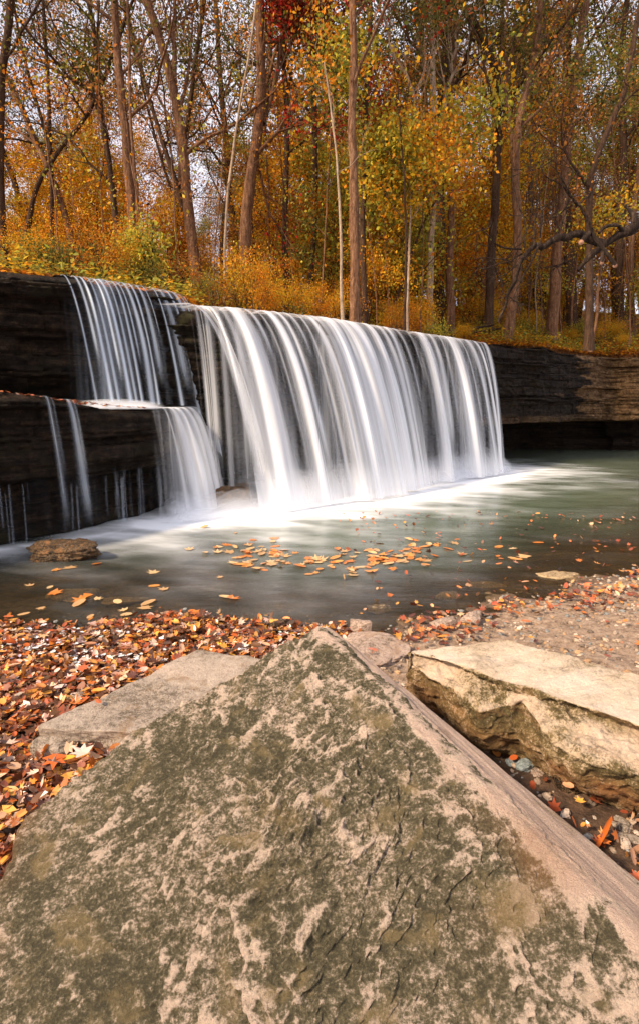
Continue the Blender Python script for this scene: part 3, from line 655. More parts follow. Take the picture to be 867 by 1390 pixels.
def loft(name, stn, mat, label, cat, sub=44, rows=(14, 70, 8, 50, 40, 34)):
    W0 = np.array([[at_z(*p) for p in st] for st in stn]); n_ = len(W0)
    bb = W0[:, :1] + [0.03, .12, -.45]; W0 = np.concatenate([bb, W0], 1)                     # back foot
    c0_ = W0[0].mean(0); W0 = np.concatenate([(c0_ + (W0[0] - c0_) * .02)[None], W0], 0)
    uu = np.concatenate([np.linspace(i, i + 1, sub if i else 16, endpoint=False) for i in range(len(W0) - 1)] + [[len(W0) - 1]])
    vv = np.concatenate([np.linspace(i, i + 1, r_, endpoint=False) for i, r_ in enumerate(rows)] + [[len(rows)]])
    i0 = np.clip(uu.astype(int), 0, len(W0) - 2); fu = (uu - i0)[:, None, None]
    A1 = W0[i0] * (1 - fu) + W0[i0 + 1] * fu
    j0 = np.clip(vv.astype(int), 0, W0.shape[1] - 2); fv = (vv - j0)[None, :, None]
    G = A1[:, j0] * (1 - fv) + A1[:, j0 + 1] * fv
    k_ = np.array([1, 2, 1.]) / 4
    for _ in range(3): G[1:-1] = (G[:-2] + 2 * G[1:-1] + G[2:]) / 4; G[:, 1:-1] = (G[:, :-2] + 2 * G[:, 1:-1] + G[:, 2:]) / 4
    Nn = nrm(np.cross(np.gradient(G, axis=0), np.gradient(G, axis=1))); Nn[Nn[..., 2].mean() < 0] *= 1
    if Nn[40:, 20:80, 2].mean() < 0: Nn = -Nn
    V_ = np.broadcast_to(vv[None, :], G.shape[:2]); top = smooth(.95, 1.05, V_) * smooth(2.02, 1.97, V_); mid = smooth(2.6, 3.1, V_) * smooth(4.03, 3.97, V_)
    x, y, z = G[..., 0], G[..., 1], G[..., 2]
    rel = (1 - top) * (.022 * fbm(x * 4, y * 4, z * 6, 5, 441, .58) - .022 * np.abs(fbm(x * 9, y * 9, z * 13, 4, 443, .6)) + .008) + top * (.007 * fbm(x * 7 + y * 4, y * 18 - x * 9, 0, 5, 444, .6) + .004 * fbm(x * 2, y * 2, 0, 2, 3))
    rel -= (1 - top) * .03 * np.exp(-(fbm(x * 1.9 + 3, y * 1.9, z, 3, 442) / .03) ** 2)
    G = G + Nn * rel[..., None]; nz = fbm(x * 6, y * 6, z * 6, 4, 430)
    pale = np.clip(top * (.72 + .3 * nz + .25 * fbm(x * 3 + y * 2, y * 14 - x * 6, 0, 4, 446)) + mid * (.42 + .45 * nz), 0, 1); rust = np.clip(smooth(4.2, 5.2, V_) * (.45 + .5 * nz) + .15 * (1 - top) * (nz > .2), 0, .85)  # upper faces coloured paler, standing in for light from above
    b0 = W0[4, 6].copy(); F_ = grid_faces(G.shape[0], G.shape[1])
    o = mesh_obj(name, G.reshape(-1, 3) - b0, F_ if Nn is not None else F_, mat, None, tuple(b0), attrs={'pale': pale, 'rust': rust}); return tag(o, label, cat)
M['slabb'] = rock_mat('olive_and_white_stone', (0.115, 0.082, 0.030), (0.42, 0.31, 0.20), (0.22, 0.15, 0.06), 1.4, 0.535, bstr=0.9, pink=(0.74, 0.66, 0.60), pinkf=.42)
loft('boulder', STN, M['slabb'], 'angular pale topped boulder with olive stepped sides, right of the wedge boulder', 'boulder')
# flat slab on the left
s1_, s2_, s3_, s4_, s5_ = tz(58, 982, .19), tz(165, 925, .20), tz(268, 881, .20), tz(350, 894, .20), tz(300, 1010, .17)
Cs = np.array([-.62, 2.2, .14])
hs = [plane3(s1_, s3_, s4_, Cs), drop(s1_, s2_, Cs, -.02), drop(s2_, s3_, Cs, 0), drop(s3_, s4_, Cs, .02), drop(tz(60, 990, .18), tz(205, 1003, .17), Cs, -.05), (nrm(np.array([.9, .2, 0])), .7), (np.array([0, 0, -1.]), .035), (nrm(np.array([.1, -1, 0])), .55)]
hull_rock('rock', Cs, [hs], M['flat'], 150, (0.010, 6), 63, (1.6, 1.4, .5), 70, lambda P: 0.022 * fbm(P[:, 0] * 3, P[:, 1] * 3, P[:, 2] * 9, 4, 64) - .016 * np.abs(fbm(P[:, 0] * 6, P[:, 1] * 9, P[:, 2] * 20, 4, 65)),
          'flat tan slab on the fallen leaves left of the wedge boulder', attr_fn=lambda P: {'pale': np.clip(.25 + .25 * fbm(P[:, 0] * 4, P[:, 1] * 4, 0, 3, 66), 0, 1)})

def rock(px, py, z, w, d, h, seed, mat, label, yaw=0.0, name='rock', group=None, n=34, cat='rock', sink=0.3, flat=0.0, jag=0.07):
    P0 = at_z(px, py, z); rs = np.random.RandomState(seed)
    pl = []
    dirs = nrm(rs.normal(size=(13, 3)) * [1, 1, .8]); 
    for v in dirs: pl.append((v, rs.uniform(.72, 1.0)))
    for v in np.concatenate([np.eye(3), -np.eye(3)]): pl.append((v, 1.0 - (flat if v[2] > 0 else 0)))
    D, Fc = cube_sphere(n); r = radial(D, pl, 22)
    V = D * r[:, None]; V = V + D * (jag * fbm(V[:, 0] * 2.5, V[:, 1] * 2.5, V[:, 2] * 2.5, 5, seed, .6))[:, None]
    V = V * np.array([w / 2, d / 2, h / 2]); c, s = math.cos(yaw), math.sin(yaw)
    V = np.stack([V[:, 0] * c - V[:, 1] * s, V[:, 0] * s + V[:, 1] * c, V[:, 2] + h * (.5 - sink)], -1)
    o = mesh_obj(name, V, Fc, mat, None, P0, attrs={'pale': .15 * np.ones(len(V)), 'rust': np.zeros(len(V))})
    return tag(o, label, cat, group)
rock(88, 757, 0.0, .70, .36, .24, 3, M['wet'], 'wet brown rock breaking the water below the left ledge', .1, jag=.16, n=70)
rock(312, 688, 0.0, .66, .55, .46, 7, M['wet'], 'rounded brown boulder at the foot of the waterfall beside the cascade', .3, n=60)
rock(378, 852, 0.0, .19, .11, .085, 9, M['wet'], 'small dark jagged rock at the water edge behind the wedge boulder tip', .4, n=40)
rock(98, 812, -.06, .40, .26, .10, 12, M['bedrock'], 'rounded tan stone just under the shallow water', .2, flat=.3)
rock(170, 820, -.05, .38, .15, .08, 15, M['bedrock'], 'long flat stone just under the shallow water', .35, flat=.3)
rock(513, 828, -.03, .20, .16, .06, 17, M['bedrock'], 'small flat stone under water near the gravel shore', .5, flat=.4)
rock(660, 800, -.06, .35, .2, .08, 19, M['bedrock'], 'submerged stone off the right bank, farthest out', .2, flat=.4)
rock(610, 812, -.04, .22, .16, .06, 20, M['bedrock'], 'small submerged stone off the right bank', .1, flat=.4)
rock(760, 786, -.03, .4, .2, .09, 22, M['bedrock'], 'submerged stone at the edge of the right bank leaves', .3, flat=.4)
rock(83, 1018, .09, .21, .16, .10, 25, M['flat'], 'small tan stone propping the flat slab at its front left corner', .3, n=40)
rock(505, 886, .03, .42, .40, .12, 29, M['pinkrock'], 'low pinkish rock between the wedge boulder tip and the pale topped boulder', .6, n=60)
rock(489, 856, .03, .13, .10, .10, 31, M['pinkrock'], 'small pinkish rock at the shore just right of the boulder tip', .2)
rock(600, 850, .03, .17, .10, .07, 33, M['pinkrock'], 'small rock in the wet leaves on the gravel shore', .1)
rock(640, 842, .03, .15, .12, .08, 35, M['pinkrock'], 'brown stone on gravel beside the band of wet leaves', .9)
rock(425, 860, .0, .12, .08, .05, 36, M['wet'], 'tiny wet stone by the boulder tip', .9)
rock(108, 950, .05, .10, .07, .06, 38, M['pinkrock'], 'small stone among leaves behind the flat slab', .2)
# stones in the gap between the two big boulders
rock(712, 1044, .10, .075, .05, .04, 41, M['blue'], 'blue grey pebble in the gap between the two big boulders', .3, 'pebble', cat='pebble')
rock(694, 1036, .10, .05, .04, .02, 42, M['blue'], 'small flat bluish pebble beside the blue grey one', .3, 'pebble', cat='pebble')
rock(728, 1052, .10, .07, .05, .035, 43, M['pinkrock'], 'pinkish pebble below the blue grey pebble', .8, 'pebble', cat='pebble')
rock(700, 1060, .08, .07, .05, .04, 44, M['flat'], 'dull tan pebble wedged against the wedge boulder', .1, 'pebble', cat='pebble')
rock(776, 1063, .12, .17, .12, .12, 45, M['wet'], 'rounded orange brown stone under the pale topped boulder', .5, n=40)
rock(843, 1124, .12, .07, .045, .035, 46, M['flat'], 'small orange banded pebble near the right edge of the view', 1.9, 'pebble', cat='pebble')
rock(848, 1150, .10, .14, .07, .06, 47, M['flat'], 'grey wavy stone near the right edge in the gap', -.6, 'pebble', cat='pebble', n=40)
rock(820, 1150, .08, .06, .05, .04, 48, M['blue'], 'dark grey pebble low in the gap by the grey wavy stone', .6, 'pebble', cat='pebble')
# low shelf rocks behind the falling water
for i, (px, py, w_, h_) in enumerate(((300, 668, .9, .30), (335, 655, .9, .42), (275, 690, .5, .2))):
    rock(px, py - 8, 0.0, w_, .6, h_, 60 + i, M['wet'], ['low wet shelf of rock between the cascade and the main fall', 'taller wet shelf of rock behind the brown boulder', 'small wet shelf rock beside the cascade foot'][i], .4, flat=.2)

# ------------------------------------------------------------------ leaves
PAL = {
 'orange': [(.72, .24, .015), (.68, .30, .02), (.56, .16, .012), (.52, .24, .02), (.36, .13, .015)],
 'yellow': [(.70, .40, .022), (.64, .32, .02), (.58, .40, .035), (.42, .28, .02), (.66, .25, .015)],
 'yellowgreen': [(.46, .42, .05), (.34, .33, .05), (.60, .44, .05), (.24, .24, .05)],
 'green': [(.085, .095, .022), (.12, .11, .03), (.17, .13, .035), (.07, .07, .02)],
 'olive': [(.12, .13, .025), (.16, .14, .025), (.24, .17, .03), (.08, .09, .02), (.24, .17, .03)],
 'red': [(.32, .022, .014), (.50, .05, .02), (.20, .016, .012), (.48, .10, .02)],
 'rust': [(.36, .13, .03), (.28, .11, .03), (.20, .09, .03), (.45, .20, .04)],
 'litter': [(.58, .20, .035), (.46, .12, .03), (.34, .08, .025), (.20, .06, .025), (.12, .045, .02), (.07, .03, .018), (.10, .05, .028), (.48, .28, .16), (.64, .30, .06), (.30, .14, .08), (.62, .42, .32)],
 'wetlitter': [(.50, .15, .04), (.28, .07, .025), (.14, .04, .02), (.42, .10, .04), (.5, .26, .14), (.60, .24, .05), (.08, .03, .02)],
}
def pick(pal, n, rs, var=0.22):
    C = np.array(PAL[pal])[rs.randint(0, len(PAL[pal]), n)]
    return np.clip(C * (1 + var * rs.normal(size=(n, 1))) * (1 + .06 * rs.normal(size=(n, 3))), 0.004, .9)
def rand_rot(n, rs, tilt=None, about_z=False):
    if tilt is None:
        q = nrm(rs.normal(size=(n, 4)))
    else:
        ax = rs.uniform(0, 2 * math.pi, n); an = np.abs(rs.normal(size=n)) * tilt; yw = rs.uniform(0, 2 * math.pi, n)
        q1 = np.stack([np.cos(an / 2), np.sin(an / 2) * np.cos(ax), np.sin(an / 2) * np.sin(ax), 0 * an], -1)
        q2 = np.stack([np.cos(yw / 2), 0 * yw, 0 * yw, np.sin(yw / 2)], -1)
        w1, x1, y1, z1 = q1.T; w2, x2, y2, z2 = q2.T
        q = np.stack([w1 * w2 - x1 * x2 - y1 * y2 - z1 * z2, w1 * x2 + x1 * w2 + y1 * z2 - z1 * y2, w1 * y2 - x1 * z2 + y1 * w2 + z1 * x2, w1 * z2 + x1 * y2 - y1 * x2 + z1 * w2], -1)
    w_, x, y, z = q.T
    return np.stack([np.stack([1 - 2 * (y * y + z * z), 2 * (x * y - z * w_), 2 * (x * z + y * w_)], -1), np.stack([2 * (x * y + z * w_), 1 - 2 * (x * x + z * z), 2 * (y * z - x * w_)], -1), np.stack([2 * (x * z - y * w_), 2 * (y * z + x * w_), 1 - 2 * (x * x + y * y)], -1)], 1)
QUAD = np.array([[0, -.5, 0], [.33, .02, .05], [0, .55, 0], [-.33, .02, .05]]); QF = [np.array([[0, 1, 2, 3]])]
def maple():
    o = []
    for k in range(5):                                  # five lobes
        a = math.radians(-20 + 55 * k) ; 
        o.append((.52 * math.cos(a), .52 * math.sin(a))) if k not in (2,) else o.append((.62 * math.cos(a), .62 * math.sin(a)))
        if k < 4: b = a + math.radians(27); o.append((.26 * math.cos(b), .26 * math.sin(b)))
    o.append((-.03, -.34)); o.append((.03, -.34))
    P = np.array([(0, 0)] + o); z = 0.22 * (P[:, 0] ** 2 + P[:, 1] ** 2)
    V = np.concatenate([P, z[:, None]], 1); n = len(o)
    return V, [np.array([[0, 1 + i, 1 + (i + 1) % n] for i in range(n)])]
def oval():
    an = np.linspace(0, 2 * math.pi, 9)[:-1]; P = np.stack([.26 * np.cos(an), .5 * np.sin(an)], -1)
    V = np.concatenate([np.array([[0, 0, 0]]), np.concatenate([P, .9 * P[:, :1] ** 2 + .15 * P[:, 1:] ** 2], 1)])
    return V, [np.array([[0, 1 + i, 1 + (i + 1) % 8] for i in range(8)])]
MAPLE, OVAL = maple(), oval()
def scatter(P, size, cols, rs, tmpl=(QUAD, QF), tilt=None, normals_up=False):
    V, Fc = tmpl; n = len(P); R = rand_rot(n, rs, tilt)
    curl = 1 + rs.normal(size=(n, 1, 1)) * np.array([0, 0, .9])
    VV = np.einsum('nij,nkj->nki', R, (V[None] * curl) * (np.asarray(size).reshape(-1, 1, 1))) + P[:, None, :]
    FF = [(f[None] + (np.arange(n) * len(V))[:, None, None]).reshape(-1, f.shape[1]).astype(np.int32) for f in Fc]
    return VV.reshape(-1, 3), FF, np.repeat(cols, len(V), 0)
def join_sc(parts):
    V = []; Fd = {}; C = []; off = 0
    for v, fs, c in parts:
        for f in fs: Fd.setdefault(f.shape[1], []).append(f + off)
        V.append(v); C.append(c); off += len(v)
    return np.concatenate(V), [np.concatenate(f) for f in Fd.values()], np.concatenate(C)

rs = np.random.RandomState(77)
# leaf mat on the left shore
def litter(n, xr, yr, dens, pal, sz, tilt, seed, zoff=.012, stack=.02):
    r = np.random.RandomState(seed); x = r.uniform(*xr, n); y = r.uniform(*yr, n)
    keep = r.uniform(size=n) < dens(x, y); x, y = x[keep], y[keep]; m_ = len(x)
    z = np.maximum(shore_z(x, y), 0.0) + zoff + np.abs(r.normal(size=m_)) * stack
    P = np.stack([x, y, z], -1); h = m_ // 2; S1 = r.uniform(*sz, m_)
    return join_sc([scatter(P[:h], S1[:h], pick(pal, h, r), r, MAPLE, tilt), scatter(P[h:], S1[h:], pick(pal, m_ - h, r), r, OVAL, tilt)])
def d_left(x, y):
    e = shore_y(x) - y + .12 * fbm(x * 2.2, y * 2.2, 0, 3, 91)
    return smooth(-.16, .06, e) * smooth(.5, .0, x) * np.where(fbm(x * 1.6, y * 1.6, 0, 3, 92) > -.75, 1, .35)
V, Fs, C = litter(34000, (-3.2, .3), (.5, 3.75), d_left, 'litter', (.02, .075), .6, 5, stack=.018)
o = mesh_obj('fallen_leaves', V, Fs, M['wetleaf'], cols={'leaf_colour': C}, smoothed=False); tag(o, 'thick mat of orange and brown fallen leaves covering the left shore', 'leaves', kind='stuff')
def d_right(x, y):
    e = shore_y(x) - y + .10 * fbm(x * 2.2, y * 2.2, 0, 3, 95)
    return np.clip(smooth(-.02, .08, e) * smooth(.62 + .2 * x * .3, .12, e) * smooth(.1, .9, x) * smooth(-.3, .4, fbm(x * 2.4, y * 3, 0, 3, 96) + .1 + .3 * smooth(.6, 1.4, x)) + .035, 0, 1) * smooth(.15, .3, x)
V, Fs, C = litter(22000, (.15, 5.5), (1.0, 7.2), d_right, 'wetlitter', (.025, .07), .55, 6)
o = mesh_obj('fallen_leaves', V, Fs, M['wetleaf'], cols={'leaf_colour': C}, smoothed=False); tag(o, 'band of wet red brown leaves washed up along the right gravel shore', 'leaves', kind='stuff')
V, Fs, C = litter(420, (.35, 1.3), (1.0, 2.1), lambda x, y: 0 * x + .7, 'wetlitter', (.02, .055), .8, 16)
o = mesh_obj('fallen_leaves', V, Fs, M['wetleaf'], cols={'leaf_colour': C}, smoothed=False); tag(o, 'dark damp leaf scraps in the gap between the two big boulders', 'leaves', kind='stuff')
PAL['pale'] = [(.80, .78, .78), (.74, .66, .60), (.70, .68, .70)]  # near-white flecks standing in for sky glints on the wet leaves
def d_glint(x, y): return np.exp(-((x + 1.75) / .34) ** 2 - ((y - 3.02) / .10) ** 2) + np.exp(-((x + 1.25) / .22) ** 2 - ((y - 2.86) / .07) ** 2) + .35 * np.exp(-((x + .35) / .3) ** 2 - ((y - 3.15) / .12) ** 2) + .7 * np.exp(-((x + 1.5) / .3) ** 2 - ((y - 3.25) / .05) ** 2)
V, Fs, C = litter(1900, (-2.6, .2), (2.6, 3.4), d_glint, 'pale', (.02, .05), .12, 66, zoff=.034, stack=.008)
o = mesh_obj('glint_flecks', V, Fs, M['wetleaf'], cols={'leaf_colour': C}, smoothed=False); tag(o, 'pale leaf flecks painted as sky glints on the left leaf mat', 'foam', kind='stuff')
# gravel
def pebble_field(n, seed, xr, yr, sz, dens):
    r = np.random.RandomState(seed); x = r.uniform(*xr, n); y = r.uniform(*yr, n); k = r.uniform(size=n) < dens(x, y); x, y = x[k], y[k]; n = len(x)
    D, Fc = cube_sphere(3); D = D * (1 + .18 * r.normal(size=(len(D), 1)))
    S1 = np.exp(r.uniform(math.log(sz[0]), math.log(sz[1]), n)); P = np.stack([x, y, shore_z(x, y) + S1 * .1], -1)
    R = rand_rot(n, r, .5); Vt = D[None] * np.stack([S1 * .55, S1 * .45, S1 * .3], -1)[:, None, :]
    VV = np.einsum('nij,nkj->nki', R, Vt) + P[:, None, :]
    FF = (Fc[None] + (np.arange(n) * len(D))[:, None, None]).reshape(-1, 4).astype(np.int32)
    B = np.array([(.34, .25, .18), (.25, .18, .13), (.42, .33, .26), (.16, .12, .09), (.20, .20, .19), (.36, .22, .12)])[r.randint(0, 6, n)] * (1 + .15 * r.normal(size=(n, 1)))
    return VV.reshape(-1, 3), FF, np.repeat(np.clip(B, .02, .8), len(D), 0)
m, t, out = mat_new('pebble'); finish(t, out, mix(t, .5, attr(t, 'leaf_colour', 'Color'), ramp(t, noise(t, 120, 4, .7), [(.3, g(.3)), (.7, g(.7))]), 'OVERLAY'), .75); M['pebble'] = m
V, Fc, C = pebble_field(16000, 8, (.1, 5.0), (.9, 6.6), (.008, .04), lambda x, y: smooth(-.25, .1, shore_y(x) - y) * (.5 + .5 * smooth(-.3, .3, fbm(x * 3, y * 3, 0, 3, 5))))
o = mesh_obj('gravel', V, Fc, M['pebble'], cols={'leaf_colour': C}, smoothed=False); tag(o, 'loose gravel over the right bank', 'gravel', kind='stuff')
V, Fc, C = pebble_field(900, 9, (-3, .3), (1.0, 3.8), (.01, .05), lambda x, y: 1 + 0 * x)
o = mesh_obj('gravel', V, Fc, M['pebble'], cols={'leaf_colour': C}, smoothed=False); tag(o, 'scattered stones under the left leaf mat', 'gravel', kind='stuff')

# individual floating leaves
rs = np.random.RandomState(31)
def leaf_thing(P, size, col, tmpl, name, label, group, cat='leaf', rot=None):
    v, f, c = scatter(np.zeros((1, 3)), [size], np.array([col]), rs, tmpl, .12 if rot is None else rot)
    o = mesh_obj(name, v, f, M['wetleaf'], None, P, cols={'leaf_colour': c}, smoothed=False); return tag(o, label, cat, group)
spots = []
for k in range(178):
    if k < 140:
        a = rs.uniform(-.2, 3.4); q = rs.normal(0, .22); px, py = 440 + math.cos(a) * 120 * (1 + q), 752 + (math.sin(a) * 22 - 8) * (1 + q) + rs.normal() * 8
    elif k < 166: px, py = rs.uniform(20, 320), rs.uniform(765, 838)
    else: px, py = rs.uniform(600, 730), rs.uniform(730, 762)
    spots.append((px, py))
for i, (px, py) in enumerate(spots):
    if px > 850 or px < 0: continue
    reg = ('orange fallen leaf drifting in the swirl at the middle of the pool', 'leaves drifting in the pool swirl') if i < 140 else (('fallen leaf floating on the dark shallow water at left', 'leaves on the left shallows') if i < 166 else ('pale leaf drifting on the right of the pool', 'leaves on the right of the pool'))
    leaf_thing(at_z(px, py, .006), rs.uniform(.07, .15), [(.62, .26, .07), (.55, .18, .04), (.6, .4, .2), (.5, .3, .14)][rs.randint(4)], (MAPLE, OVAL)[rs.randint(2)], 'floating_leaf', reg[0], reg[1])
leaf_thing(at_z(75, 815 + 215, .14), .10, (.62, .13, .03), MAPLE, 'maple_leaf', 'vivid red orange leaf beside the small tan stone at left', None)
leaf_thing(at_z(112, 1020, .16), .09, (.66, .50, .42), MAPLE, 'maple_leaf', 'pale curled oak leaf lying against the wedge boulder', None)
leaf_thing(at_z(136, 996, .13), .11, (.60, .20, .02), OVAL, 'leaf', 'bright orange leaf tucked under the flat slab', None)
leaf_thing(at_z(92, 1030, .13), .06, (.66, .34, .03), OVAL, 'leaf', 'small golden leaf below the tan propping stone', None)
leaf_thing(at_z(816, 1130, .16), .13, (.55, .13, .02), OVAL, 'leaf', 'orange leaf standing on edge in the gap at right', None, rot=1.2)
leaf_thing(at_z(506, 880, .20), .07, (.50, .16, .09), MAPLE, 'maple_leaf', 'red leaf resting on the low pinkish rock', None)
leaf_thing(at_z(696, 1028, .13), .05, (.55, .12, .03), OVAL, 'leaf', 'rusty leaf by the small flat bluish pebble', None)
leaf_thing(at_z(134, 951, .215), .045, (.45, .12, .05), OVAL, 'leaf', 'small red leaf lying on the flat tan slab', None)

# ------------------------------------------------------------------ trees
def grow(mb, p, d, L, r, lvl, maxl, tips, rs, up=.05, wig=.18, kids=(4, 4), sides=(7, 5, 3, 3)):
    n = max(4, int(L / .35)); n = min(n, 12); st = L / n; P = [p]; dd = np.array(d, float)
    for i in range(n):
        dd = dd + rs.normal(size=3) * wig; dd[2] += up; dd = dd / np.linalg.norm(dd); P.append(P[-1] + dd * st)
    P = np.array(P); R = r * np.linspace(1, .28, n + 1)
    mb.tube(P, R, sides[min(lvl, 3)])
    if lvl >= maxl:
        tips.append(P[1:]); return
    if lvl == maxl - 1: tips.append(P[n // 2:])
    k = kids[min(lvl, len(kids) - 1)]
    for j in range(k):
        f = (j + rs.uniform(.2, .9)) / k * .75 + .25; i = min(n, int(f * n)); a = nrm(P[min(i + 1, n)] - P[max(i - 1, 0)])
        v = rs.normal(size=3); v = nrm(v - a * (v @ a)); nd = nrm(a * rs.uniform(.5, 1.0) + v * rs.uniform(.5, .95) + [0, 0, .15])
        grow(mb, P[i], nd, L * rs.uniform(.45, .7), R[i] * rs.uniform(.5, .7), lvl + 1, maxl, tips, rs, up, wig * 1.1, kids, sides)
def leaves_on(tips, n, pal, rs, size=(.07, .13), spread=.22, cluster=True):
    T = np.concatenate(tips); idx = rs.randint(0, len(T), n)
    if cluster:                                          # some sprays are thick and some bare
        wgt = np.clip(.35 + fbm(T[:, 0] * .55, T[:, 1] * .55, T[:, 2] * .55, 2, rs.randint(99)), .02, 1) ** 1.6
        idx = rs.choice(len(T), n, p=wgt / wgt.sum())
    P = T[idx] + rs.normal(size=(n, 3)) * spread * [1, 1, .7]
    pals = pal if isinstance(pal, list) else [pal]
    zone = np.floor((fbm(P[:, 0] * .6, P[:, 1] * .6, P[:, 2] * .6, 2, 5) * .5 + .5 + rs.normal(size=n) * .08) * len(pals)).astype(int).clip(0, len(pals) - 1)
    C = np.zeros((n, 3))
    for k, pn in enumerate(pals):
        m_ = zone == k; C[m_] = pick(pn, m_.sum(), rs, .25)
    return scatter(P, rs.uniform(*size, n), C, rs)
def traced_tree(name, D, pts, wpx, bark, label, crown=None, cat='tree', limbs=7, zmin=None, seed=0, limbL=3.2, extra_limbs=(), ext=5.0, group=None, ground=True, lean=(0, 0), leafsize=(.045, .095), kids=(4, 4), maxl=2, sides=9):
    rs = np.random.RandomState(seed + 500)
    P = np.array([at_y(px, py, D) for px, py in pts]); P = P[np.argsort(P[:, 2])]
    gx, gy = P[0, 0], D; gz = floor_z(np.array([gx]), np.array([gy]))[0]
    if ground:
        P = P[P[:, 2] > gz + .1]; P = np.concatenate([[[gx, gy, gz - .25]], P]) if P[0, 2] > gz + .2 else P; 
    base = P[0].copy(); dv = nrm(P[-1] - P[-2]); dv = nrm(dv + [0, 0, .6])
    P = np.concatenate([P, [P[-1] + dv * ext * .5, P[-1] + dv * ext]])
    r0 = wpx / F * D / 2; zz = np.concatenate([[0], np.cumsum(np.linalg.norm(np.diff(P, axis=0), axis=1))]); s = np.arange(0, zz[-1], .22)
    Q = np.stack([np.interp(s, zz, P[:, k]) for k in range(3)], -1)
    k_ = 4; Qp = np.pad(Q, ((k_, k_), (0, 0)), mode='reflect', reflect_type='odd'); Q = np.stack([np.convolve(Qp[:, j], np.ones(9) / 9, 'valid') for j in range(3)], -1)
    Q = Q + .05 * np.stack([fbm(s * .5, j * 9, seed, 3, seed) for j in range(3)], -1) * smooth(0, 1, s)[:, None]
    R = r0 * (1 - .65 * s / s[-1]) * (1 + .55 * np.exp(-s / .3))
    root = empty(name, tuple(base)); tag(root, label, cat, group)
    mb = MB(); mb.tube(Q - base, R, sides); tips = []
    z0 = zmin if zmin is not None else base[2] + 3.0
    cand = np.where(Q[:, 2] > z0)[0]
    for j in range(limbs):
        if not len(cand): break
        i = cand[int(len(cand) * (j + rs.uniform(0, .9)) / limbs)]; az = rs.uniform(0, 2 * math.pi)
        grow(mb, Q[i] - base, nrm([math.cos(az), math.sin(az) * .7, rs.uniform(.35, 1.0)]), limbL * rs.uniform(.6, 1.2), R[i] * rs.uniform(.35, .55), 0, maxl, tips, rs, kids=kids)
    for lp, w0 in extra_limbs:
        E = np.array([at_y(a, b, D + c) for a, b, c in lp]) - base; zz = np.concatenate([[0], np.cumsum(np.linalg.norm(np.diff(E, axis=0), axis=1))]); ss = np.linspace(0, zz[-1], max(6, int(zz[-1] / .3)))
        E = np.stack([np.interp(ss, zz, E[:, k]) for k in range(3)], -1) + .04 * rs.normal(size=(len(ss), 3)) * smooth(0, .5, ss)[:, None]
        RR = w0 / F * D / 2 * np.linspace(1, .4, len(ss)); mb.tube(E, RR, 7)
        for j in range(7):
            i = rs.randint(len(E) // 4, len(E)); a = nrm(E[min(i + 1, len(E) - 1)] - E[i - 1]); v = rs.normal(size=3)
            grow(mb, E[i], nrm(a + .8 * nrm(v) + [0, 0, .2]), limbL * rs.uniform(.3, .6), RR[i] * .5, 1, 2, tips, rs, kids=(4, 5))
    mb.build('trunk', M[bark], root, rough=.012)
    if crown and tips:
        n, pal = crown; n = int(n * (1.15 if pts[-1][0] < 300 else 1.9)); v, f, c = leaves_on(tips, n, pal, rs, leafsize); mesh_obj('crown', v, f, M['leaf'], root, cols={'leaf_colour': c}, smoothed=False)
    return root
TR = 'tall trees standing behind the waterfall'
traced_tree('tree', 12.5, [(8, 400), (4, 240), (2, 120), (14, 0)], 13, 'bark_dark', 'dark trunk at the left edge of the view', (2600, ['olive', 'orange']), seed=1)
traced_tree('tree', 13.5, [(24, 390), (40, 305), (55, 245), (60, 222), (100, 190), (132, 140)], 7, 'bark_dark', 'dark slender trunk bending right in an arc near the left edge', (1200, 'orange'), seed=2, limbs=5)
traced_tree('tree', 14, [(110, 380), (95, 310), (78, 245), (45, 195), (30, 135), (5, 100), (-20, 40)], 9, 'bark', 'brown trunk leaning left and curving out of the frame', (1800, ['olive', 'rust']), seed=3, limbs=5)
traced_tree('tree', 12.5, [(184, 400), (179, 300), (172, 225), (165, 150), (161, 100), (158, 0)], 14, 'bark', 'thick straight warm brown trunk left of the middle, tallest on the left side', (3800, ['green', 'olive']), seed=4, limbs=9, zmin=6.5)
traced_tree('tree', 13.2, [(168, 400), (163, 320), (152, 235), (145, 180), (135, 120), (130, 60), (118, 0)], 8, 'bark_dark', 'slim dark trunk with long limbs sweeping to the upper left', (4200, ['green', 'olive', 'green']), seed=5, zmin=7.0,
            extra_limbs=[([(146, 185, 0), (125, 120, -.4), (90, 98, -.8), (45, 55, -1.2), (12, 5, -1.6)], 5), ([(148, 190, 0), (118, 118, .3), (65, 88, .5), (20, 62, .9), (-25, 40, 1)], 5), ([(136, 125, 0), (112, 80, -.3), (75, 40, -.5), (55, -10, -.6)], 4), ([(158, 260, 0), (100, 190, -.3), (50, 170, -.4), (0, 158, -.6)], 3)])
traced_tree('tree', 12.2, [(192, 395), (187, 300), (180, 200), (178, 110), (176, 30)], 5, 'bark', 'thin straight brown trunk close right of the thick one at left', (900, 'olive'), seed=6, limbs=4, zmin=7)
traced_tree('tree', 12.8, [(270, 415), (260, 320), (250, 225), (240, 145), (229, 100), (216, 40), (192, -5)], 15, 'bark', 'thick pinkish brown trunk that forks in a V high above the left fall', (3600, ['green', 'olive', 'rust']), seed=7, zmin=7,
            extra_limbs=[([(240, 150, 0), (238, 90, .2), (235, 40, .3), (240, -20, .4)], 8), ([(243, 160, 0), (256, 90, .4), (262, 20, .6)], 5), ([(250, 225, 0), (225, 150, .6), (200, 110, .9), (170, 60, 1.4)], 4)])
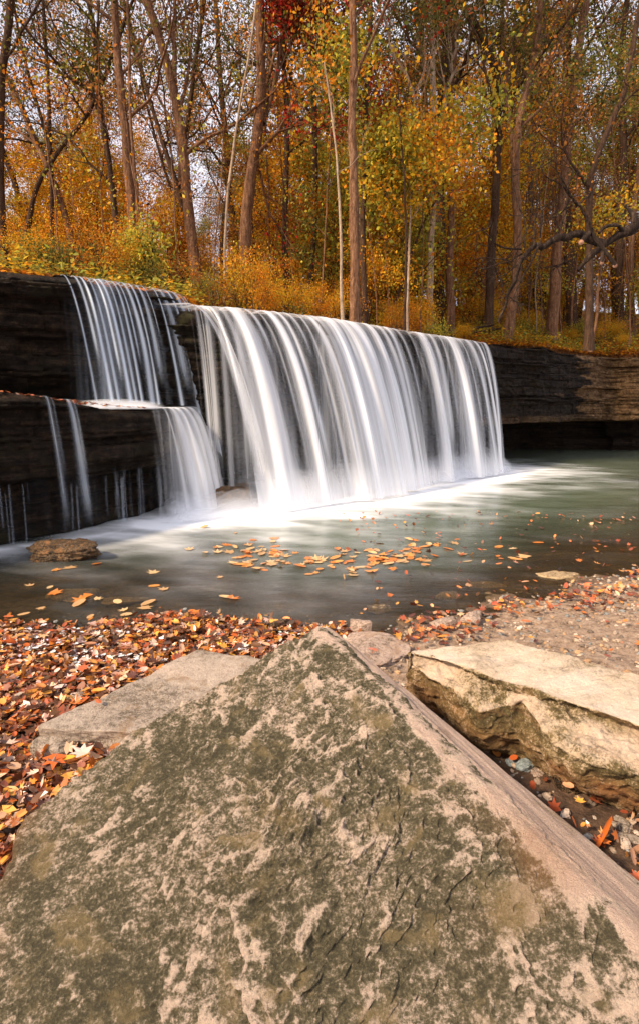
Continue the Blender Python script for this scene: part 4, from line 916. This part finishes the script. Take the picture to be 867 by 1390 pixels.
traced_tree('tree', 13.0, [(333, 400), (334, 300), (343, 240), (350, 195), (357, 165), (350, 90), (352, 20)], 17, 'bark', 'stout trunk leaning right above the middle of the lip', (4800, ['red', 'red', 'olive', 'green']), seed=8, zmin=6.8,
            extra_limbs=[([(357, 168, 0), (372, 130, .3), (385, 60, .3), (400, 0, .2)], 7), ([(348, 215, 0), (365, 270, .5), (380, 320, .9), (395, 345, 1.2)], 4)])
traced_tree('tree', 12.0, [(304, 400), (306, 300), (313, 245), (325, 150), (340, 80), (352, 10)], 4, 'bark_pale', 'slender pale sapling trunk slanting right in front of the dark trees', (500, 'orange'), seed=9, limbs=4)
traced_tree('birch', 9.9, [(466, 445), (463, 340), (458, 235), (452, 200)], 4.5, 'bark_pale', 'thin white barked young tree at the lip beside the reddish trunk', (260, 'orange'), seed=10, limbs=4, limbL=1.2, ext=1.5, zmin=5.2)
traced_tree('tree', 10.2, [(483, 445), (484, 330), (481, 200), (480, 100), (480, 0)], 14, 'bark', 'tall straight reddish brown trunk at the middle of the view', (4200, ['red', 'green', 'red']), seed=11, limbs=10, zmin=6.9, limbL=2.6)
traced_tree('tree', 11.8, [(494, 440), (493, 330), (492, 200), (494, 100), (500, 0)], 8, 'bark_dark', 'greyish trunk half hidden behind the tall reddish one', (2000, ['green', 'red']), seed=12, zmin=7.5)
traced_tree('tree', 11.6, [(551, 450), (553, 400), (552, 370), (556, 325), (553, 290)], 4, 'bark_pale', 'short pale sapling above the right part of the fall', (700, ['orange', 'yellow']), seed=13, limbs=6, limbL=1.3, ext=1.2, zmin=5.2)
traced_tree('tree', 14.5, [(584, 415), (586, 330), (588, 200), (586, 100), (583, 0)], 9, 'bark_pale', 'pale forked trunk with bare limbs on both sides, right of the middle', (4200, ['green', 'green', 'olive']), seed=14, zmin=10.5,
            extra_limbs=[([(589, 195, 0), (570, 170, -.3), (554, 115, -.4), (529, 55, -.5), (515, 10, -.6)], 6), ([(588, 190, 0), (600, 150, .2), (611, 95, .3), (627, 30, .4)], 6), ([(586, 110, 0), (574, 80, .2), (566, 55, .2)], 4)])
traced_tree('tree', 15.0, [(611, 415), (611, 290), (607, 200), (612, 100), (618, 0)], 11, 'bark', 'brown trunk just right of the pale forked one', (4200, ['green', 'green', 'olive']), seed=15, zmin=9)
traced_tree('tree', 15.5, [(664, 420), (668, 300), (674, 215), (680, 125), (654, 50), (628, 20)], 12, 'bark_dark', 'dark trunk bending left into the dense green crown at upper right', (8500, ['green', 'green', 'green', 'olive']), seed=16, zmin=8.0, limbs=12, limbL=3.8)
traced_tree('tree', 14.6, [(689, 440), (697, 370), (701, 310), (695, 240), (704, 165), (721, 100), (730, 10)], 13, 'bark', 'trunk with a sunlit foot behind the hanging dead limb', (8500, ['green', 'green', 'olive']), seed=17, zmin=8.0, limbs=12, limbL=3.6,
            extra_limbs=[([(700, 200, 0), (725, 165, .3), (760, 160, .6), (800, 150, 1)], 3), ([(697, 240, 0), (690, 160, .3), (684, 80, .4), (686, 0, .5)], 7)])
traced_tree('tree', 17.0, [(750, 425), (757, 340), (766, 250), (775, 160), (782, 95), (790, 20)], 15, 'bark', 'reddish trunk leaning right in front of the open sky at upper right', (3400, ['olive', 'orange', 'rust']), seed=18, zmin=12.5, limbs=8)
traced_tree('tree', 12.4, [(798, 480), (797, 330), (799, 240), (806, 190), (832, 180), (850, 120), (862, 60)], 10, 'bark_dark', 'shaggy dark trunk behind the cut stubs at right', (2300, ['rust', 'olive']), seed=19, zmin=5.5, limbs=7, limbL=2.2)
traced_tree('sapling', 12.8, [(800, 475), (808, 420), (815, 385), (818, 350)], 4, 'bark', 'short sapling on the leafy bank above the right rock wall', (600, ['yellow', 'yellowgreen']), seed=20, limbs=7, limbL=1.0, ext=.8, zmin=3.9)
traced_tree('tree', 14.4, [(420, 420), (425, 330), (430, 200), (420, 90), (425, 0)], 8, 'bark_dark', 'slim dark trunk left of the tall reddish trunk', (6500, ['red', 'red', 'red', 'green']), seed=21, zmin=7.8, limbs=9)
traced_tree('tree', 13.6, [(390, 425), (384, 300), (392, 200), (388, 90), (380, 0)], 9, 'bark_dark', 'dark trunk below the deep red crown', (8000, ['red', 'red', 'green']), seed=22, zmin=7.3, limbs=10, limbL=2.8)
traced_tree('tree', 19, [(232, 420), (236, 320), (245, 220), (262, 120), (280, 0)], 8, 'bark_dark', 'dark thin trunk crossing behind the forked trunk', (2600, ['green', 'olive']), seed=23, zmin=10)
traced_tree('tree', 13.8, [(72, 400), (68, 320), (72, 250), (66, 170), (70, 90), (60, 0)], 6, 'bark_dark', 'thin dark trunk between the two curved ones at left', (1500, ['orange', 'olive']), seed=24, zmin=8)
traced_tree('tree', 11.0, [(548, 455), (556, 330), (548, 250)], 4, 'bark_dark', 'small tree with a bright orange and yellow crown in the middle of the wood', (4200, ['orange', 'yellow', 'yellowgreen', 'green']), seed=25, limbs=11, limbL=1.7, ext=2.0, zmin=5.0, leafsize=(.06, .11))
traced_tree('tree', 10.5, [(208, 425), (204, 370), (209, 335)], 4, 'bark_dark', 'small tree with yellow green leaves above the upper left fall', (2200, ['yellowgreen', 'yellow']), seed=26, limbs=9, limbL=.75, ext=.5, zmin=3.6, leafsize=(.06, .10))
traced_tree('tree', 22, [(840, 440), (838, 330), (846, 200), (840, 90), (850, 0)], 12, 'bark_dark', 'dark trunk by the right edge among rusty leaves', (4500, ['rust', 'olive', 'orange']), seed=27, zmin=9, limbL=4)
traced_tree('tree', 21, [(730, 430), (724, 330), (716, 230), (730, 120), (742, 0)], 8, 'bark_dark', 'thin dark trunk between the sunlit foot and the reddish leaning one', (3000, ['olive', 'green']), seed=28, zmin=12)

rb = np.random.RandomState(808)
for i, px in enumerate([648, 662, 679, 718, 727, 735, 746, 762, 776, 823, 838, 855, 715, 700, 90, 118, 140, 215, 246, 288, 312, 366, 402, 430, 512, 528, 570, 630]):
    D_ = rb.uniform(11.5, 15) if px < 600 else rb.uniform(17, 22); top = rb.uniform(60, 260); ln = rb.normal() * 22
    if px < 260: D_ = rb.uniform(9.5, 12)
    traced_tree('sapling', D_, [(px, 440), (px + ln * .3 + rb.normal() * 3, 350), (px + ln * .7, (350 + top) / 2), (px + ln, top)], rb.uniform(1.6, 3.0), 'bark_pale' if rb.uniform() < .12 else 'bark', 'thin nearly bare sapling standing on the %s' % ('right bank among larger trunks' if px > 600 else 'slope behind the falls among larger trunks'),
                (int(rb.uniform(90, 260)), ['orange', 'rust', 'yellowgreen'][rb.randint(3)]), seed=900 + i, limbs=7, limbL=1.3, ext=1.5, zmin=5.0, group='bare saplings on the right bank' if px > 600 else 'bare saplings behind the falls', sides=5, kids=(3, 3), leafsize=(.05, .09))
# dead limb hanging in from the right
def limb(mb, pts, w0, w1, D, rs, sides=7, wob=.03):
    E = np.array([at_y(a, b, D + c) for a, b, c in pts]); zz = np.concatenate([[0], np.cumsum(np.linalg.norm(np.diff(E, axis=0), axis=1))]); ss = np.linspace(0, zz[-1], max(8, int(zz[-1] / .08)))
    E = np.stack([np.interp(ss, zz, E[:, k]) for k in range(3)], -1); k_ = 2
    Ep = np.pad(E, ((k_, k_), (0, 0)), mode='reflect', reflect_type='odd'); E = np.stack([np.convolve(Ep[:, j], np.ones(5) / 5, 'valid') for j in range(3)], -1)
    E = E + wob * np.stack([fbm(ss * 2.5, j * 7, w0, 3, 3) for j in range(3)], -1)
    mb.tube(E - base, np.linspace(w0, w1, len(ss)) / F * D / 2, sides); return E
rs = np.random.RandomState(9); D = 8.6
base = at_y(905, 280, D)
dl_ = empty('dead_limb', tuple(base)); tag(dl_, 'gnarled dead limb reaching in from the right edge and drooping over the bank', 'branch')
mb = MB(); limb(mb, [(990, 230, 0), (905, 282, 0), (867, 303, 0), (838, 320, 0), (815, 331, 0), (800, 345, 0), (788, 358, 0), (779, 370, 0)], 24, 4, D, rs, 9, .06)
E = limb(mb, [(812, 333, 0), (798, 326, -.05), (778, 324, -.1), (750, 328, -.15), (728, 338, -.2), (708, 350, -.2), (698, 362, -.2), (692, 385, -.2), (684, 405, -.2), (676, 425, -.15), (673, 432, -.1)], 11, 3, D, rs, 8, .09)
limb(mb, [(858, 307, 0), (862, 290, .1), (850, 278, .2)], 10, 3, D, rs); limb(mb, [(845, 316, 0), (840, 300, -.1), (826, 305, -.15), (812, 318, -.2)], 7, 3, D, rs)
mb.build('limb', M['deadwood'], dl_, rough=.035)
mb = MB()
for pts, w_ in (([(800, 325, -.2), (796, 300, -.25), (788, 283, -.3), (770, 268, -.3), (752, 250, -.3), (735, 222, -.3)], 4), ([(789, 284, -.3), (775, 262, -.35), (758, 228, -.4), (750, 180, -.4)], 2.4), ([(790, 282, -.3), (806, 262, -.3), (818, 240, -.3), (826, 215, -.3)], 2.4), ([(786, 283, -.3), (760, 292, -.3), (735, 305, -.3)], 2),
                ([(735, 334, -.2), (722, 350, -.3), (710, 372, -.35), (700, 395, -.35), (690, 412, -.3)], 3), ([(712, 337, -.2), (690, 334, -.3), (668, 322, -.35), (650, 300, -.4)], 3), ([(716, 350, -.2), (690, 358, -.3), (650, 362, -.4)], 2.2), ([(700, 360, -.2), (675, 352, -.1), (645, 350, 0)], 2),
                ([(720, 342, -.2), (712, 300, -.2), (700, 262, -.2), (694, 225, -.2)], 2.2), ([(741, 328, -.2), (735, 290, -.2), (730, 258, -.1), (728, 230, 0)], 2.2), ([(766, 322, -.1), (768, 290, -.1), (770, 258, 0), (778, 232, .1)], 2), ([(728, 338, -.2), (727, 290, -.1), (724, 250, 0), (722, 210, 0)], 1.6),
                ([(688, 400, -.2), (698, 412, -.2), (714, 416, -.2)], 2), ([(690, 395, -.2), (682, 380, -.1), (664, 368, 0)], 2), ([(690, 380, -.2), (702, 370, -.3), (712, 345, -.3)], 2), ([(779, 356, 0), (765, 360, 0), (751, 366, 0)], 2.4)):
    Et = limb(mb, pts, w_, .8, D, rs, 5, .07)
    for j in range(9):
        i = rs.randint(2, len(Et)); v = nrm(rs.normal(size=3) * [1, .6, 1]); grow(mb, Et[i] - base, v, rs.uniform(.2, .6), .006, 1, 2, [], rs, kids=(2, 3))
mb.build('twigs', M['deadwood'], dl_)
mb = MB(); limb(mb, [(800, 316, -.35), (795, 320, -.38), (789, 328, -.4)], 6, 6, D, rs, 8, 0); mb.build('stub', M['deadwood'], dl_)
mb = MB(); limb(mb, [(801, 315, -.35), (812, 330, -.38), (822, 343, -.4), (834, 360, -.42)], 5, 5, D, rs, 8, 0); limb(mb, [(818, 340, -.38), (817, 348, -.4), (816, 357, -.42)], 5, 5, D, rs, 8, 0); mb.build('stub', M['deadwood'], dl_)
def cut_end(px, py, dd, w_, ax):
    c = at_y(px, py, D + dd) - base; r = w_ / F * D / 2; a = np.linspace(0, 2 * math.pi, 15)[:-1]; ax = nrm(ax); u_ = nrm(np.cross(ax, [0, 1, .3])); v_ = np.cross(ax, u_)
    V = np.concatenate([[c + ax * .012], c + r * (u_ * np.cos(a)[:, None] + v_ * np.sin(a)[:, None]), c - ax * .05 + r * .96 * (u_ * np.cos(a)[:, None] + v_ * np.sin(a)[:, None])])
    Fq = [np.array([[0, 1 + i, 1 + (i + 1) % 14] for i in range(14)]), np.array([[1 + i, 15 + i, 15 + (i + 1) % 14, 1 + (i + 1) % 14] for i in range(14)])]
    mesh_obj('cut_end', V, Fq, M['cutwood'], dl_, smoothed=False)
cut_end(788, 329, -.41, 6.2, at_y(788, 329, D - .5) - at_y(796, 318, D)); cut_end(834, 361, -.43, 5.2, at_y(836, 363, D - .5) - at_y(826, 350, D)); cut_end(816, 357, -.43, 4.6, at_y(816, 360, D - .45) - at_y(817, 350, D))

# fallen logs and roots on the bank
for i, (pts, w_, D2, lab) in enumerate((
        ([(490, 438), (520, 430), (545, 425)], 8, 13.0, 'mossy fallen log lying behind the reddish trunk'),
        ([(600, 455), (620, 448), (645, 440), (670, 436)], 4, 14.4, 'thin fallen branch slanting up the leafy bank'),
        ([(565, 416), (590, 413), (615, 412)], 5, 16.5, 'pale fallen log across the slope'),
        ([(575, 436), (600, 434), (618, 430)], 5, 15.0, 'dark short log in the dip of the bank'),
        ([(640, 432), (665, 428), (680, 437)], 4, 15.0, 'crooked stick at the foot of the sunlit trunk'))):
    E = np.array([at_y(a, b, D2) for a, b in pts]); gz = floor_z(E[:, 0], E[:, 1]); E[:, 2] = gz + .08 + .1 * np.arange(len(E)); b0 = E[0].copy(); mb = MB()
    mb.tube(E - b0, np.linspace(w_, w_ * .6, len(E)) / F * D2 / 2, 8); o = mb.build('log', M['deadwood' if i != 2 else 'bark'], None, rough=.02, loc=tuple(b0)); tag(o, lab, 'log')

# ------------------------------------------------------------------ prototypes of the wood behind, copied
def proto_tree(seed, H, r0, bark, crown, zfrac=.35, limbs=14, limbL=3.4, leafsize=(.075, .14), kids=(5, 5)):
    rs = np.random.RandomState(seed); n = 18; P = [np.zeros(3)]; d = np.array([rs.normal() * .05, rs.normal() * .05, 1.])
    for i in range(n): d = nrm(d + rs.normal(size=3) * [.05, .05, 0]); P.append(P[-1] + d * H / n)
    P = np.array(P); P[0, 2] = -.3; R = r0 * np.linspace(1, .2, n + 1); mb = MB(); mb.tube(P, R, 8); tips = []
    for j in range(limbs):
        f = zfrac + (1 - zfrac) * (j + rs.uniform(0, .8)) / limbs; i = min(n, int(f * n)); az = j * 2.4 + rs.normal() * .4
        grow(mb, P[i], nrm([math.cos(az), math.sin(az), rs.uniform(.3, 1.)]), limbL * (1.15 - .5 * f) * rs.uniform(.8, 1.2), R[i] * .5, 0, 2, tips, rs, kids=kids)
    v, f, c = leaves_on(tips, int(crown[0] * 1.7), crown[1], rs, leafsize, .3)
    root = empty('tree', (0, 0, -50)); mb.build('trunk', M[bark], root, rough=.015); mesh_obj('crown', v, f, M['leaf'], root, cols={'leaf_colour': c}, smoothed=False); return root
PT = [proto_tree(1, 17, .20, 'bark_dark', (5600, ['green', 'olive', 'green'])), proto_tree(2, 15, .15, 'bark', (3600, ['orange', 'olive', 'rust'])), proto_tree(3, 19, .22, 'bark_dark', (3600, ['green', 'olive', 'rust'])),
      proto_tree(4, 13, .12, 'bark', (3800, ['yellow', 'orange']), .25), proto_tree(5, 16, .14, 'bark_dark', (1500, ['rust', 'orange'])), proto_tree(6, 9, .07, 'bark_dark', (3400, ['orange', 'yellow', 'rust']), .2, 12, 2.0, (.09, .16))]
PL = ['tall dark trunked tree with dull green leaves far back in the wood', 'brown trunked tree with orange and olive leaves back in the wood', 'tallest kind of tree back in the wood with thin green and rusty leaves',
      'golden leaved tree standing back in the wood', 'nearly bare tree with a few rusty leaves back in the wood', 'low orange leaved understorey tree back in the wood']
used = [0] * 6; rs = np.random.RandomState(2024); placed = []
def put(protos, labs, used, k, x, y, s, rz, group, z=None):
    o = protos[k] if used[k] == 0 else copy_tree(protos[k]); used[k] += 1
    o.location = (x, y, (floor_z(np.array([x]), np.array([y]))[0] if z is None else z) - .05); o.rotation_euler = (0, 0, rz); o.scale = (s, s, s * 1.0); tag(o, labs[k], None, group); return o
for o_, c_ in zip(PT, PL): o_['category'] = 'tree'
tries = 0
while len(placed) < 150 and tries < 8000:
    tries += 1; y = 15 + 55 * rs.uniform() ** 1.25; x = rs.uniform(-.78, .78) * (y + 3)
    px = CX + x / y * F
    if any((x - a) ** 2 + (y - b) ** 2 < (1.0 + y * .035) ** 2 for a, b in placed): continue
    if y - cliff_y(x) < (9 if px < 330 else 4.5): continue
    placed.append((x, y)); left = px < 330
    k = rs.choice(6, p=[.06, .10, .12, .08, .46, .18] if left else [.34, .07, .26, .04, .09, .20])
    put(PT, PL, used, k, x, y, rs.uniform(.8, 1.1) * (.85 if left else 1), rs.uniform(0, 6.28), 'trees of the wood behind the falls, kind %s' % 'abcdef'[k])
UT = [proto_tree(61, 6.5, .05, 'bark_dark', (5200, ['orange', 'yellow', 'orange']), .15, 14, 1.7, (.06, .12)), proto_tree(62, 8.5, .06, 'bark_dark', (6000, ['orange', 'rust', 'yellowgreen']), .15, 15, 2.0, (.06, .12)), proto_tree(63, 5.0, .04, 'bark_dark', (3800, ['yellow', 'yellowgreen', 'orange']), .15, 12, 1.5, (.06, .12))]
ULn = ['young tree with airy bright orange leaves under the tall trees', 'young tree with rusty orange leaves under the tall trees', 'small young tree with yellow leaves under the tall trees']
for o_ in UT: o_['category'] = 'young tree'
UU = [0, 0, 0]; ru = np.random.RandomState(717); c_ = 0; got = []
while c_ < 62:
    y = ru.uniform(13.5, 34); x = ru.uniform(-.72, .72) * y
    if y - cliff_y(x) < 3.0 or any((x - a) ** 2 + (y - b) ** 2 < 1.6 for a, b in got): continue
    got.append((x, y)); k = ru.choice(3, p=[.45, .25, .3] if x < 3 else [.25, .4, .35]); c_ += 1
    put(UT, ULn, UU, k, x, y, ru.uniform(.75, 1.15) * (.68 if x < -1 else 1), ru.uniform(0, 6.28), 'young trees under the tall trees, kind %s' % 'abc'[k])
def proto_shrub(seed, H, crown, spread=.16, leafsize=(.035, .085), stems=7):
    rs = np.random.RandomState(seed); mb = MB(); tips = []
    for j in range(stems):
        az = rs.uniform(0, 6.28); grow(mb, np.array([rs.normal() * .06, rs.normal() * .06, -.05]), nrm([math.cos(az) * .55, math.sin(az) * .55, 1]), H * rs.uniform(.6, 1.05), .013 * H ** .5, 0, 2, tips, rs, kids=(4, 4), sides=(4, 3, 3, 3))
    v, f, c = leaves_on(tips, crown[0], crown[1], rs, leafsize, spread)
    root = empty('shrub', (0, 0, -50)); mb.build('stems', M['bark_dark'], root); mesh_obj('foliage', v, f, M['leaf'], root, cols={'leaf_colour': c}, smoothed=False); root['category'] = 'shrub'; return root
PS = [proto_shrub(11, 1.7, (3600, ['yellow', 'orange'])), proto_shrub(12, 2.6, (3800, ['orange', 'orange', 'yellow'])), proto_shrub(13, 1.1, (1500, ['yellowgreen', 'yellow'])), proto_shrub(14, 2.3, (1500, ['rust', 'orange'])), proto_shrub(15, .8, (1000, ['olive', 'yellowgreen'])), proto_shrub(16, 3.4, (4200, ['orange', 'yellow', 'orange']), .2)]
SL = ['bushy golden yellow shrub', 'tall bright orange shrub', 'low yellow green shrub', 'thin rusty shrub', 'small olive shrub', 'tallest orange yellow shrub']
SU = [0] * 6; rs = np.random.RandomState(303); pl2 = []
for band, n, dr_, probs in (('just behind the waterfall lip', 75, (.9, 3.2), ([.22, .14, .24, .14, .20, .06], [.2, .06, .28, .2, .2, .06])), ('farther back among the trunks', 110, (3.0, 14), ([.2, .3, .08, .14, .06, .22], [.18, .15, .15, .24, .16, .12]))):
    c_ = 0
    while c_ < n:
        d = rs.uniform(*dr_); x = rs.uniform(-6.5, 9.5) * (1 + d * .07); y = cliff_y(x) + d / .8
        if abs(CX + x / y * F - 433) > 520: continue
        if any((x - a) ** 2 + (y - b) ** 2 < .35 for a, b in pl2): continue
        right = x > 3.0; k = rs.choice(6, p=probs[1] if right else probs[0]); s = rs.uniform(.75, 1.15)
        if x > -1.8 and d < 2.2: s *= .6
        if x < 0 and k == 5: s *= .55
        if x < 3 and d < 8 and k in (0, 1, 3): s *= .62
        if x <= -1.8:
            if d < 7: s *= .62
            if rs.uniform() < .35: c_ += 1; continue
        if right and d < 8:
            s *= .5
            if rs.uniform() < .45: c_ += 1; continue
        pl2.append((x, y)); c_ += 1; side = 'right' if right else ('left' if x < -1.8 else 'middle')
        o = PS[k] if SU[k] == 0 else copy_tree(PS[k]); SU[k] += 1
        o.location = (x, y, floor_z(np.array([x]), np.array([y]))[0]); o.rotation_euler = (0, 0, rs.uniform(0, 6.28)); o.scale = (s, s, s * rs.uniform(.85, 1.1))
        tag(o, '%s %s at %s' % (SL[k], band, side), 'shrub', 'shrubs %s, %s part, kind %s' % (band, side, 'abcdef'[k]))
# leaf litter and ground cover on the forest floor
def floor_litter(n, seed, pal, dmax, sz, zo):
    r = np.random.RandomState(seed); d = dmax * r.uniform(size=n) ** 1.4 + .15; x = r.uniform(-7, 12, n) * (1 + d * .05); y = cliff_y(x) + d
    k = (d > np.interp(x, [-2, -1.6, 3.6, 4.2], [.2, 1.6, 1.6, .0])); x, y = x[k], y[k]; n = len(x); P = np.stack([x, y, floor_z(x, y) + zo + np.abs(r.normal(size=n)) * zo * 2], -1)
    return scatter(P, r.uniform(*sz, n), pick(pal, n, r), r, (QUAD, QF), .5)
v, f, c = join_sc([floor_litter(26000, 3, 'orange', 9, (.07, .13), .012), floor_litter(14000, 4, 'rust', 9, (.07, .13), .012)])
o = mesh_obj('fallen_leaves', v, f, M['leaf'], cols={'leaf_colour': c}, smoothed=False); tag(o, 'orange leaf litter on the forest floor above the rock wall', 'leaves', kind='stuff')
v, f, c = join_sc([floor_litter(9000, 13, 'yellowgreen', 7, (.05, .10), .07), floor_litter(7000, 14, 'yellow', 7, (.05, .10), .07), floor_litter(6000, 15, 'olive', 7, (.05, .10), .06)])
o = mesh_obj('ground_cover', v, f, M['leaf'], cols={'leaf_colour': c}, smoothed=False); tag(o, 'low yellow green plants over the forest floor', 'plants', kind='stuff')
# leaves lying on ledges
r = np.random.RandomState(44); u_ = r.uniform(dl[2] - .3, dl[5], 240); Bq = np.stack([np.interp(u_, LS, LEDP[:, k]) for k in range(3)], -1); nq = side_normal(LEDP); nn = np.stack([np.interp(u_, LS, nq[:, k]) for k in range(3)], -1)
P = Bq - nn * r.uniform(-.02, .35, (240, 1)); P[:, 2] += .03
v, f, c = scatter(P, r.uniform(.03, .07, 240), pick('wetlitter', 240, r), r, OVAL, .4)
o = mesh_obj('fallen_leaves', v, f, M['wetleaf'], cols={'leaf_colour': c}, smoothed=False); tag(o, 'scattered wet leaves lying on top of the lower left ledge', 'leaves', kind='stuff')
